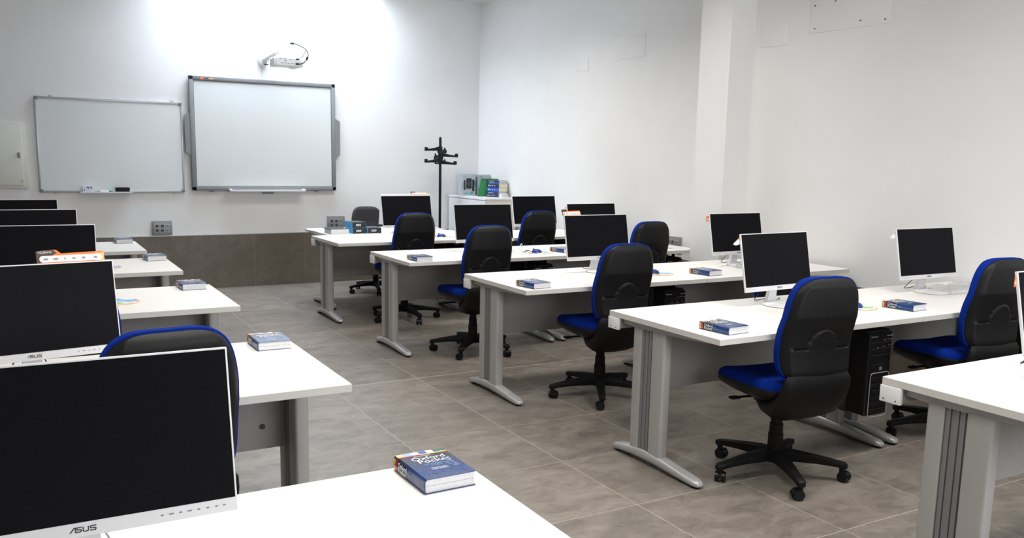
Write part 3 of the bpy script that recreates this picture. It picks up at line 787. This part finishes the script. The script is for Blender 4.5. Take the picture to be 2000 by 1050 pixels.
# white mouse with looped cable by fourth row
t = thing('computer_mouse', 'white mouse with an upturned white cable loop, fourth row desk', 'mouse', (.88, 3.42, ZT))
bm = BM(); bmesh.ops.create_uvsphere(bm, u_segments=20, v_segments=10, radius=1)
for v in bm.verts: v.co = Vector((v.co.x*.055, v.co.y*.032, max(v.co.z, -.2)*.022+.005))
obj('shell', bm, WPLAST, t)
bm = BM(); tube(bm, smooth_path([(.05, 0, .010), (.09, .0, .012), (.12, 0, .045), (.135, 0, .062), (.14, 0, .04), (.115, .01, .010), (.18, .02, .004)]), .003, 6); obj('cable', bm, WPLAST, t)

# ---------------------------------------------------------------- keyboards in crumpled plastic
def wrapped_keyboard(x, y, a, L, lab, seed, wrap=True):
    t = thing('wrapped_keyboard' if wrap else 'keyboard', lab, 'keyboard', (x, y, ZT), math.radians(a))
    bm = BM(); box(bm, -L/2, L/2, -.07, .07, .001, .014, bev=.003); k = obj('body', bm, WPLAST, t)
    bm = BM()
    nk = int(L/.022)
    for r in range(5):
        for c in range(nk):
            x0 = -L/2+.008+c*.0215; box(bm, x0, x0+.018, -.060+r*.024, -.060+r*.024+.019, .0135, .0175)
    o = obj('keys', bm, OFFW, k, smooth=False); o['kind'] = 'stuff'
    if wrap:
        rnd = random.Random(seed); bm = BM()
        NX, NY = 36, 14; G = []
        for i in range(NX+1):
            row = []
            for j in range(NY+1):
                u, v = i/NX*2-1, j/NY*2-1
                e = (1-abs(u)**6)*(1-abs(v)**6)
                z = .003+(.028+.010*rnd.random()+.008*math.sin(u*9+seed)*math.cos(v*5+u*3))*max(0, e)**.5
                row.append(bm.verts.new((u*(L/2+.022)+rnd.uniform(-.003, .003), v*.095+rnd.uniform(-.003, .003)+.008*math.sin(u*7), z)))
            G.append(row)
        for i in range(NX):
            for j in range(NY): bm.faces.new((G[i][j], G[i+1][j], G[i+1][j+1], G[i][j+1]))
        obj('plastic_bag', bm, CLEAR, t, angle=25)
    return t
wrapped_keyboard(2.46, .47, 3, .40, 'white keyboard in crumpled clear plastic below the wall-side monitor', 3)
wrapped_keyboard(2.12, 1.82, 3, .30, 'white keyboard in crumpled plastic, third row wall desk', 5)

# ---------------------------------------------------------------- energy-label cards hung on monitors
def card_strip(key, lx, lz, w_, h_, lab, full=True, rx=-.9):
    """card lying across the monitor's top edge, leaning away behind it"""
    m_ = MON[key]; a = m_.rotation_euler.z
    top = Vector((lx, .0645, .388)); c, s = math.cos(a), math.sin(a)
    p = Vector((m_.location.x+top.x*c-top.y*s, m_.location.y+top.x*s+top.y*c, m_.location.z+top.z+lz))
    t = thing('promotional_card', lab, 'card', p, a, 'cardboard cards on monitors')
    t.rotation_euler = (0, 0, a)
    bm = BM()
    o = [(0, 0), (w_, 0), (w_, h_*.86), (w_*.97, h_), (w_*.36, h_*.93), (w_*.30, h_*1.28), (w_*.27, h_*1.33), (.01*w_, h_*1.25), (0, h_*1.15)]
    extr(bm, o, 0, .001, axis='y'); b_ = obj('sheet', bm, ORANGE, t, rot=(rx, 0, 0), smooth=False)
    bm = BM(); q = [(0, h_*.02), (w_*.05, h_*.02), (w_*.30, h_*1.0), (w_*.25, h_*1.30), (.01*w_, h_*1.25), (0, h_*1.1)]
    extr(bm, q, -.0004, 0, axis='y'); obj('dark_print', bm, BROWNK, b_, smooth=False)
    bm = BM(); extr(bm, rrect(w_*.04, w_*.965, h_*.08, h_*.74, h_*.3, 4), -.0008, -.0003, axis='y'); obj('white_field', bm, WHITEC, b_, smooth=False)
    bm = BM(); box(bm, w_*.86, w_, -.0003, -.0001, h_*.02, h_*.84); obj('peach_print', bm, PEACH, b_, smooth=False)
    bm = BM()
    for fx, fw_ in ((.10, .06), (.24, .07), (.40, .02), (.52, .04), (.66, .05), (.84, .05)): box(bm, w_*fx, w_*(fx+fw_), -.0011, -.0007, h_*.30, h_*.48)
    obj('icons', bm, INKG, b_, smooth=False)
    if full:
        text_mesh('VX239H-W', .0105, INKW, 'lettering', b_, (w_*.025, -.0006, h_*.98), (PI/2, 0, 0), sx=.80)
    return t
card_strip('M2', .035, 0, .205, .034, 'orange and white printed card on top of second left monitor', True, -.35)
card_strip('C1', -.275, .0, .150, .034, 'orange printed card behind top left of third row aisle monitor', False, -.5)
card_strip('D1', -.10, .0, .0, .0, '', False) if False else None
card_strip('E1', .06, .012, .17, .026, 'faint orange card above the fifth row aisle monitor', False, -.7)
def wedge_card(key, lab, flat=False, x0=-.030):
    m_ = MON[key]; a = m_.rotation_euler.z; c, s = math.cos(a), math.sin(a)
    lx, ly = -.262, .040
    p = Vector((m_.location.x+lx*c-ly*s, m_.location.y+lx*s+ly*c, m_.location.z+.330))
    t = thing('promotional_card', lab, 'card', p, a, 'cardboard cards on monitors')
    if flat:
        bm = BM(); box(bm, x0, .040, .024, .025, .002, .040); b_ = obj('sheet', bm, ORANGE, t, smooth=False)
        bm = BM(); box(bm, x0*.7, x0*.3, .0235, .024, .010, .024); obj('icons', bm, INKW, b_, smooth=False)
    else:
        bm = BM(); extr(bm, [(.040, .046), (.004, .046), (-.052, .006), (-.030, -.001), (.040, .010)], .026, .027, axis='y'); b_ = obj('sheet', bm, WHITEC, t, smooth=False)
        bm = BM(); extr(bm, [(.003, .044), (-.016, .031), (-.010, .024), (.003, .034)], .0255, .026, axis='y'); obj('orange_print', bm, ORANGE, b_, smooth=False)
wedge_card('B1', 'white card corner sticking out left of the second row aisle monitor')
wedge_card('B2', 'white card corner sticking out left of wall-side second row monitor')
wedge_card('D2', 'small white card corner left of the fourth row wall monitor')
wedge_card('C2', 'orange card tab at left edge of the third row wall monitor', True)
wedge_card('A1', 'orange card tab beside the monitor cut off at right', True, -.012)

# ---------------------------------------------------------------- front wall: whiteboard with tray
YW = YF-.001
t = thing('whiteboard', 'plain whiteboard with thin aluminium frame and pen tray', 'whiteboard', (-1.735, YW, 1.075))
HW, HH = .695, .955
bm = BM(); box(bm, -HW+.01, HW-.01, -.018, -.006, .01, HH-.01); obj('surface', bm, BOARDW, t, smooth=False)
bm = BM()
for a in ((-HW, HW, 0, .020), (-HW, HW, HH-.020, HH)): box(bm, a[0], a[1], -.024, -.002, a[2], a[3], bev=.002)
box(bm, -HW, -HW+.016, -.024, -.002, 0, HH, bev=.002); box(bm, HW-.016, HW, -.024, -.002, 0, HH, bev=.002)
obj('frame', bm, ALU, t)
for sx_ in (-1, 1):
    for z in (0, HH-.035):
        bm = BM(); box(bm, sx_*HW-(.036 if sx_ > 0 else 0), sx_*HW+(0 if sx_ > 0 else .036), -.027, -.002, z, z+.035, bev=.006); obj('corner_cap', bm, FRAMEG, t)
for x_, z in ((-.55, HH), (.60, HH), (-.55, -.018), (.60, -.018)):
    bm = BM(); box(bm, x_-.014, x_+.014, -.010, 0, z, z+.018, bev=.002); obj('wall_clip', bm, ALU, t)
bm = BM(); box(bm, -.335, .165, -.095, -.024, -.004, .002); box(bm, -.335, .165, -.097, -.093, -.004, .008); obj('pen_tray', bm, ALU, t)
ZTR = 1.075+.002
t = thing('marker_box', 'white carton with blue triangles on the pen tray', 'box', (-2.045, YW-.080, ZTR), math.radians(1))
bm = BM(); box(bm, 0, .110, 0, .05, 0, .062, bev=.0008, seg=1); obj('carton', bm, WHITEC, t)
bm = BM()
for x0 in (.032, .060): extr(bm, [(x0, .058), (x0+.026, .058), (x0+.026, .030)], -.0006, 0, axis='y')
box(bm, .010, .020, -.0006, 0, .014, .034); obj('printed_triangles', bm, BLUEC, t, smooth=False)
t = thing('marker_pen', 'white and green marker lying on the pen tray', 'pen', (-1.885, YW-.065, ZTR))
bm = BM(); cyl(bm, (0, 0, .009), (.085, 0, .009), .009, n=12); obj('barrel', bm, WPLAST, t)
bm = BM(); cyl(bm, (.085, 0, .009), (.120, 0, .009), .0095, n=12); obj('cap', bm, MGREEN, t)
bm = BM(); cyl(bm, (-.008, 0, .009), (0, 0, .009), .007, n=12); obj('end_plug', bm, MGREEN, t)
t = thing('board_eraser', 'black board eraser standing on the pen tray', 'eraser', (-1.735, YW-.085, ZTR))
bm = BM(); box(bm, 0, .135, 0, .045, .0, .016, bev=.002); obj('felt', bm, DARKF, t)
bm = BM(); box(bm, -.001, .136, -.001, .046, .016, .052, bev=.006); obj('handle', bm, BLACKP, t)

# interactive board
t = thing('interactive_board', 'large interactive board in grey frame with side speakers', 'board', (-.158, YW, 1.095))
HW, HH = .808, 1.225; Y0 = -.055
bm = BM(); box(bm, -HW+.04, HW-.04, Y0+.010, -.02, .035, HH-.035); obj('surface', bm, IBOARD, t, smooth=False)
bm = BM()
box(bm, -HW, HW, Y0, -.015, 0, .042, bev=.004); box(bm, -HW, HW, Y0, -.015, HH-.042, HH, bev=.004)
box(bm, -HW, -HW+.045, Y0, -.015, 0, HH, bev=.004); box(bm, HW-.045, HW, Y0, -.015, 0, HH, bev=.004)
obj('frame', bm, FRAMEG, t)
bm = BM()
box(bm, -HW+.044, HW-.044, Y0+.004, Y0+.012, .040, .047); box(bm, -HW+.044, HW-.044, Y0+.004, Y0+.012, HH-.049, HH-.040)
box(bm, -HW+.043, -HW+.049, Y0+.004, Y0+.012, .04, HH-.04); box(bm, HW-.050, HW-.043, Y0+.004, Y0+.012, .04, HH-.04)
obj('gasket', bm, FRAMED, t, smooth=False)
for s in (-1, 1):
    bm = BM(); extr(bm, [(s*(HW-.002), .385), (s*(HW+.055), .410), (s*(HW+.058), .80), (s*(HW-.002), .835)], Y0+.006, -.02, axis='y'); obj('side_speaker', bm, FRAMEG, t)
bm = BM(); cyl(bm, (-HW+.135, Y0-.001, HH-.020), (-HW+.135, Y0+.001, HH-.020), .0165, n=20); obj('orange_emblem', bm, ORANGE, t)
bm = BM(); box(bm, -HW+.160, -HW+.205, Y0-.001, Y0+.001, HH-.026, HH-.016, 0); box(bm, -HW+.208, -HW+.262, Y0-.001, Y0+.001, HH-.026, HH-.016, 1)
obj('emblem_bar', bm, [LOGOK, PEACH], t, smooth=False)
bm = BM(); box(bm, -.43, .42, Y0-.075, Y0, -.012, -.004); box(bm, -.43, .42, Y0-.080, Y0-.073, -.012, .012, bev=.002)
box(bm, -.43, -.40, Y0-.075, Y0, -.012, .018, bev=.003); box(bm, .39, .42, Y0-.075, Y0, -.012, .018, bev=.003); obj('pen_tray', bm, CABW, t)
bm = BM(); box(bm, -.06, .06, Y0-.045, Y0, -.035, -.012, bev=.003); obj('sensor_unit', bm, STEELD, t)
for x_ in (-.60, .58):
    bm = BM(); box(bm, x_-.02, x_+.02, Y0+.005, -.005, -.015, .002, bev=.002); obj('mount_foot', bm, STEELD, t)

# projector on its wall arm
t = thing('wall_bracket', 'white wall bracket arm holding the projector over the board', 'bracket', (-.165, YW, 2.575))
bm = BM(); secs = []
for y, sc in ((0, 1.0), (-.03, .97), (-.05, .88), (-.058, .70)):
    secs.append([(.062*sc*math.copysign(abs(math.cos(q*PI/14))**.7, math.cos(q*PI/14)), y, .105*sc*math.sin(q*PI/14)) for q in range(28)])
rings(bm, secs); obj('wall_plate', bm, WPLAST, t)
bm = BM(); cyl(bm, (.005, -.045, -.035), (.095, -.24, .035), .034, .032, n=24); cyl(bm, (.095, -.24, .035), (.182, -.45, .108), .026, n=24); obj('arm', bm, WPLAST, t)
bm = BM(); box(bm, .0, .05, -.0655, -.05, -.092, -.082); obj('slot', bm, SLOT, t)
bm = BM(); cyl(bm, (.175, -.435, .10), (.175, -.435, -.02), .020, n=16); cyl(bm, (.175, -.435, -.030), (.175, -.435, -.046), .060, n=24); box(bm, .150, .200, -.475, -.395, .015, .05, bev=.004); obj('drop_bracket', bm, WPLAST, t)
bm = BM(); tube(bm, [(-.0, -.006, -.10), (.0, -.006, -.262)], .004, 6); obj('cable_duct', bm, WPLAST, t)
t = thing('projector', 'white short-throw projector with connector panel facing the room', 'projector', (-.020, YW-.470, 2.435), math.radians(2))
bm = BM(); box(bm, -.155, .155, -.10, .12, .0, .095, bev=.014, seg=3); obj('case', bm, OFFW, t)
bm = BM(); box(bm, -.1565, -.150, -.07, .09, .015, .08); obj('side_vent', bm, STEELD, t)
bm = BM(); lathe(bm, [(.055, .002), (.045, -.010), (.020, -.020), (.005, -.022)], 24, c=(.06, -.01)); obj('lens_bulge', bm, WPLAST, t)
bm = BM(); box(bm, -.135, .10, -.1015, -.098, .010, .082); obj('connector_panel', bm, WPLAST, t, smooth=False)
bm = BM()
for x_, z_, w_ in ((-.09, .030, .020), (-.055, .030, .020), (-.02, .028, .020), (.018, .028, .018), (.048, .028, .008), (.065, .028, .008), (-.055, .052, .020), (-.12, .045, .006), (-.11, .073, .022), (-.065, .073, .010), (-.045, .073, .010), (.0, .073, .022)):
    box(bm, x_, x_+w_, -.1030, -.1010, z_, z_+.005)
obj('connector', bm, SLOT, t, smooth=False)
t = thing('projector_cable', 'black cable looping from the arm end to the projector', 'cable', (-.165, YW, 2.575))
bm = BM()
tube(bm, smooth_path([(.200, -.465, .112), (.245, -.49, .105), (.325, -.54, .060), (.350, -.575, .0), (.330, -.59, -.055), (.285, -.592, -.102), (.235, -.588, -.112)]), .005, 8)
tube(bm, smooth_path([(.330, -.55, .045), (.295, -.585, -.02), (.245, -.588, -.062)]), .0035, 8)
obj('wire', bm, BLACKP, t)
bm = BM(); cyl(bm, (.190, -.462, .114), (.225, -.48, .110), .011, n=10); cyl(bm, (.212, -.586, -.112), (.245, -.588, -.110), .010, n=10); cyl(bm, (.212, -.586, -.062), (.247, -.588, -.060), .009, n=10)
cyl(bm, (.342, -.585, -.03), (.325, -.590, -.062), .012, n=10); obj('plug', bm, BLACKP, t)

# electrical cabinet at the left edge
t = thing('electrical_cabinet', 'cream metal wall cabinet with a small latch at left edge', 'cabinet', (-2.88, YW, 1.118))
bm = BM(); box(bm, -.36, .36, -.030, 0, 0, .645, bev=.004); obj('case', bm, EBOX, t)
bm = BM(); box(bm, -.315, .318, -.042, -.030, .030, .612, bev=.003); d = obj('door', bm, EBOX, t)
bm = BM(); lathe(bm, [(.012, 0), (.012, .012), (.009, .016)], 16); bmesh.ops.rotate(bm, verts=bm.verts, cent=(0, 0, 0), matrix=Matrix.Rotation(PI/2, 3, 'X'))
bmesh.ops.translate(bm, verts=bm.verts, vec=(.288, -.042, .345)); box(bm, .276, .300, -.062, -.055, .295, .335, bev=.004); obj('latch', bm, SOCK, d)
bm = BM(); box(bm, .295, .303, -.0435, -.042, .055, .085); obj('sticker', bm, SOCK, d)

# socket plates
def sockets(name_lab, loc, rz, W_, H_, rounds, wells):
    t = thing('wall_socket', name_lab, 'socket', loc, rz)
    bm = BM(); box(bm, -W_/2, W_/2, -.012, 0, 0, H_, bev=.003); obj('plate', bm, SOCK, t)
    for (x_, z_) in rounds:
        bm = BM(); box(bm, x_-.021, x_+.021, -.0135, -.011, z_-.021, z_+.021, bev=.001, seg=1); s_ = obj('socket_frame', bm, STEEL, t)
        bm = BM(); cyl(bm, (x_, -.0132, z_), (x_, -.0145, z_), .018, n=20); obj('socket_well', bm, SOCKD, s_)
        bm = BM()
        for dx in (-.007, .007): cyl(bm, (x_+dx, -.0143, z_), (x_+dx, -.0152, z_), .003, n=8)
        obj('pin_hole', bm, SLOT, s_)
    for (x_, z_) in wells:
        bm = BM(); box(bm, x_-.019, x_+.019, -.0135, -.011, z_-.017, z_+.017, bev=.001, seg=1); s_ = obj('data_outlet', bm, STEEL, t)
        bm = BM(); box(bm, x_-.010, x_+.010, -.0145, -.0130, z_-.008, z_+.008); obj('jack', bm, SOCKD, s_)
    return t
rr = [(x_, z_) for x_ in (-.052, .002) for z_ in (.052, .100)]
ww = [(.055, .050), (.055, .100)]
sockets('grey four-socket wall plate under the whiteboard, above the dark tiles', (-1.290, YW-.012, .612), 0, .205, .155, rr, ww)
sockets("grey four-socket wall plate behind the teacher's cartons", (.655, YW-.012, .630), 0, .215, .160, rr, ww)
yc = 3.505
sockets('grey socket plate on right wall beside the pier', (xr(yc)-.0, yc, .660), -PI/2+WANG, .225, .150, rr, ww)

# ---------------------------------------------------------------- coat stand
t = thing('coat_stand', 'tall black coat stand with hooked arms against the front wall', 'coat stand', (1.855, 6.85, 0))
bm = BM(); cyl(bm, (0, 0, .02), (0, 0, 1.735), .0165, n=20); cyl(bm, (0, 0, 1.735), (0, 0, 1.75), .014, .008, n=20); obj('pole', bm, BLACKP, t)
bm = BM(); lathe(bm, [(.18, 0), (.185, .008), (.17, .022), (.04, .040), (.02, .06)], 36); obj('base', bm, BLACKP, t)
bm = BM(); cyl(bm, (0, 0, 1.43), (0, 0, 1.635), .026, n=20); obj('collar', bm, BLACKP, t)
for k, (ang, z, L_) in enumerate(((178, 1.605, .185), (-20, 1.535, .20), (176, 1.465, .185), (-35, 1.445, .185), (-90, 1.58, .14), (90, 1.50, .15))):
    a = math.radians(ang); c, s = math.cos(a), math.sin(a)
    bm = BM(); P = lambda r, zz: (r*c, r*s, z+zz)
    secs = []
    for r, zc, hh in ((.015, .006, .026), (.07, -.004, .018), (.13, -.010, .013), (L_, -.014, .012)):
        secs.append([(r*c-q*s, r*s+q*c, z+zc+e) for q, e in ((-.010, -hh), (.010, -hh), (.010, hh), (-.010, hh))])
    rings(bm, secs)
    e_ = BM(); box(e_, L_-.022, L_+.018, -.014, .014, z-.026, z+.020, bev=.008)
    box(e_, -.062, -.010, -.008, .008, z-.022, z-.004, bev=.004); box(e_, -.068, -.048, -.011, .011, z-.022, z+.018, bev=.006)
    bmesh.ops.rotate(e_, verts=e_.verts, cent=(0, 0, 0), matrix=Matrix.Rotation(a, 3, 'Z'))
    me_ = bpy.data.meshes.new('tmp'); e_.to_mesh(me_); e_.free(); bm.from_mesh(me_); bpy.data.meshes.remove(me_)
    obj('hook_arm', bm, BLACKP, t, angle=50)

# ---------------------------------------------------------------- corner cabinet and what stands on it
CX0, CY0, CZ = 2.135, 6.20, 1.040
t = thing('low_cabinet', 'low white two-door cabinet in the far right corner', 'cabinet', (0, 0, 0))
xe_ = xr(7.2)-.012
bm = BM(); box(bm, CX0+.018, xe_, CY0, YF-.03, .0, CZ-.025, bev=.002, seg=1); obj('body', bm, CABB, t)
bm = BM(); box(bm, CX0-.004, xe_, CY0-.006, YF-.028, CZ-.025, CZ, bev=.002, seg=1); obj('top', bm, CABW, t)
for y0, y1 in ((CY0+.003, CY0+.490), (CY0+.496, YF-.033)):
    bm = BM(); box(bm, CX0, CX0+.018, y0, y1, .06, CZ-.030, bev=.0015, seg=1); d = obj('door', bm, CABW, t)
    bm = BM(); yy = (CY0+.45 if y0 < CY0+.1 else CY0+.535); box(bm, CX0-.022, CX0-.012, yy-.005, yy+.005, .60, .74); box(bm, CX0-.014, CX0, yy-.005, yy+.005, .605, .615); box(bm, CX0-.014, CX0, yy-.005, yy+.005, .725, .735); obj('handle', bm, ALU, d)
bm = BM(); box(bm, CX0+.05, xe_-.03, CY0-.004, CY0, .08, CZ-.055, bev=.001, seg=1); obj('end_panel', bm, CABB, t)

def speaker_box(x, y, rz, lab, seed):
    t = thing('speaker_carton', lab, 'box', (x, y, CZ), rz); t.scale = (.80, .9, 1)
    bm = BM(); box(bm, 0, .215, 0, .19, 0, .270, bev=.001, seg=1); obj('carton', bm, SILVC, t)
    bm = BM(); extr(bm, rrect(.06, .150, .085, .215, .012, 3), -.002, 0, axis='y'); extr(bm, rrect(.020, .050, .07, .19, .006, 3), -.002, 0, axis='y'); extr(bm, rrect(.160, .195, .055, .20, .006, 3), -.002, 0, axis='y')
    p_ = obj('speaker_print', bm, BLKC, t)
    bm = BM()
    for cx_, cz_, r in ((.105, .145, .036), (.178, .16, .010), (.178, .12, .012)): cyl(bm, (cx_, -.0018, cz_), (cx_, -.0026, cz_), r, n=20)
    obj('driver_print', bm, SLOT, p_)
    bm = BM(); box(bm, .03, .12, -.0012, 0, .022, .034); box(bm, .135, .17, -.0012, 0, .020, .045); box(bm, 0.001, .012, -.0012, 0, .10, .16); box(bm, .196, .2149, -.0012, 0, .12, .18); obj('teal_print', bm, TEAL, t, smooth=False)
    bm = BM(); box(bm, .015, .021, -.0012, 0, .232, .240); box(bm, .03, .07, -.0012, 0, .234, .239); obj('small_print', bm, INKG, t, smooth=False)
speaker_box(2.200, 6.930, math.radians(-8), 'silver carton printed with black speakers and teal marks', 1)
t = thing('lamp_carton', 'pale grey carton behind the green folder on corner cabinet', 'box', (2.400, 6.90, CZ), math.radians(-4)); t.scale = (.88, .9, 1)
bm = BM(); box(bm, 0, .19, 0, .20, 0, .262, bev=.001, seg=1); obj('carton', bm, SILVC, t)
bm = BM(); box(bm, .012, .018, -.0012, 0, .225, .233); box(bm, .03, .07, -.0012, 0, .226, .231); extr(bm, [(.004, .005), (.05, .005), (.045, .11), (.03, .06), (.012, .10)], -.0012, 0, axis='y'); obj('dark_print', bm, BLKC, t, smooth=False)
t = thing('green_folder', 'green folder leaning on the cartons on the corner cabinet', 'folder', (2.284, 6.672, CZ), math.radians(-14))
bm = BM(); extr(bm, [(0, 0), (.135, .0), (.175, .205), (.035, .200)], 0, .012, axis='y'); obj('cover', bm, GREENC, t, smooth=False)
bm = BM(); box(bm, .03, .155, .0125, .020, .02, .18); obj('papers', bm, PAPER, t, smooth=False)
t2 = tag(obj('green_folder', (lambda b: (box(b, 0, .26, 0, .010, 0, .215), b)[1])(BM()), GREENC, loc=(2.37, 6.745, CZ), rot=(0, 0, math.radians(-8)), smooth=False), 'second green folder standing upright behind the stacked books', 'folder')
# stacked books
ST = [(0, .038, NAVY, PAPER, 'thick navy book at the bottom of cabinet stack', 0, .0), (.038, .026, NAVY, PAPER, 'dark book second from the bottom of cabinet stack', 2, .004),
      (.064, .048, BLUEC, CREAMP, 'bright blue book with cream pages in cabinet stack', -1, .008), (.112, .050, NAVY, CREAMP, 'navy book with cream pages above the bright blue one', -2, .012),
      (.162, .020, BLUEC, CREAMP, 'thin blue book near top of cabinet stack', -2, .012), (.182, .018, NAVY, PAPER, 'topmost navy book of the cabinet stack', 3, .016)]
for z, h, cm, pm, lab, dr, dx in ST:
    t = thing('book', lab, 'book', (2.425+dx, 6.405+dx, CZ+z), math.radians(16+dr), 'books stacked on the corner cabinet')
    Wb, Lb = .150, .205
    bm = BM(); box(bm, .003, Wb-.003, .003, Lb-.003, .0015, h-.0015); obj('pages', bm, pm, t, smooth=False)
    bm = BM(); rings(bm, [[(a, yy, b) for a, b in ((Wb, 0), (0, 0), (-.003, h/2), (0, h), (Wb, h), (Wb, h-.0014), (.003, h-.0014), (.001, h/2), (.003, .0014), (Wb, .0014))] for yy in (-.0, Lb)])
    o = obj('cover', bm, cm, t, smooth=False)
    bm = BM()
    if h > .03:
        for y0, y1, z0, z1 in ((.172, .182, .3, .7), (.135, .160, .45, .58), (.105, .110, .3, .7), (.060, .085, .45, .58)): box(bm, -.0042, -.002, y0, y1, h*z0, h*z1)
    else: box(bm, -.0038, -.002, .08, .17, h*.42, h*.56)
    obj('spine_print', bm, INKW, o, smooth=False)
t = thing('paper_stack', 'loose white paperbacks right of the dark books, on cabinet', 'papers', (2.442, 6.362, CZ), math.radians(16))
for k, (w_, h0, h1, r_) in enumerate(((.13, 0, .018, 0), (.12, .018, .034, 4), (.10, .034, .046, -6))):
    bm = BM(); box(bm, 0, w_, 0, .035, h0, h1, bev=.001, seg=1); obj('paper', bm, WHITEC, t, rot=(0, 0, math.radians(r_)))

# ---------------------------------------------------------------- teacher's desk top
def carton(x, y, z, rz, lab):
    t = thing('carton', lab, 'box', (x, y, z), math.radians(rz), 'blue and black cartons')
    bm = BM(); box(bm, .006, .146, .004, .20, 0, .055, bev=.0008, seg=1); obj('body', bm, BLKC, t)
    bm = BM(); box(bm, 0, .006, 0.003, .201, 0, .0555); box(bm, 0.0, .1465, .200, .203, 0, .0555); box(bm, 0, .146, .004, .20, .0548, .0562); obj('blue_sleeve', bm, CYANC, t, smooth=False)
    bm = BM(); box(bm, .146, .1475, .003, .201, 0, .0555); obj('blue_end', bm, CYANC, t, smooth=False)
    bm = BM(); box(bm, .006, .146, .004, .19, .0560, .0568); obj('lid', bm, BLKC, t, smooth=False)
    bm = BM(); box(bm, .045, .095, .0028, .0041, .018, .036); s_ = obj('label_sticker', bm, WHITEC, t, smooth=False)
    bm = BM(); box(bm, .052, .066, .0018, .003, .023, .030); box(bm, .072, .088, .0018, .003, .023, .031); obj('barcode', bm, INKG, s_, smooth=False)
carton(.225, 5.385, ZT, 1, 'lower left of the three blue and black cartons')
carton(.222, 5.387, ZT+.057, 2, 'upper carton stacked on the left blue and black one')
carton(.378, 5.375, ZT, -1, 'right-hand single carton beside the stacked pair')
t = thing('paper_ream', 'thick white paper block with a black pad on top', 'papers', (.005, 5.36, ZT), math.radians(-1))
bm = BM(); box(bm, 0, .175, 0, .24, 0, .045, bev=.0008, seg=1); obj('paper_block', bm, PAPER, t)
bm = BM(); box(bm, -.012, .165, .03, .25, .0452, .052, bev=.002); obj('black_pad', bm, BLKC, t)
t = tag(obj('paper_sheet', (lambda b: (box(b, 0, .21, 0, .297, 0, .002), b)[1])(BM()), PAPER, loc=(-.03, 5.70, ZT), rot=(0, 0, .1), smooth=False), "loose paper at far left of the teacher's desk", 'paper')
t = tag(obj('paper_sheet', (lambda b: (box(b, 0, .15, 0, .21, 0, .005), b)[1])(BM()), CREAMP, loc=(.03, 5.62, ZT+.0025), rot=(0, 0, -.3), smooth=False), "cream leaflet beside the black pad on teacher's desk", 'paper')
bm = BM(); tube(bm, smooth_path([(1.00, 5.60, ZT+.004), (1.10, 5.72, ZT+.006), (1.20, 5.66, ZT+.005), (1.28, 5.56, ZT+.010), (1.33, 5.50, ZT+.004)]), .003, 6)
tube(bm, smooth_path([(1.02, 5.74, ZT+.004), (1.14, 5.64, ZT+.010), (1.25, 5.70, ZT+.004)]), .003, 6)
tag(obj('cable', bm, BLACKP), "thin black cables loose on the teacher's desk", 'cable')
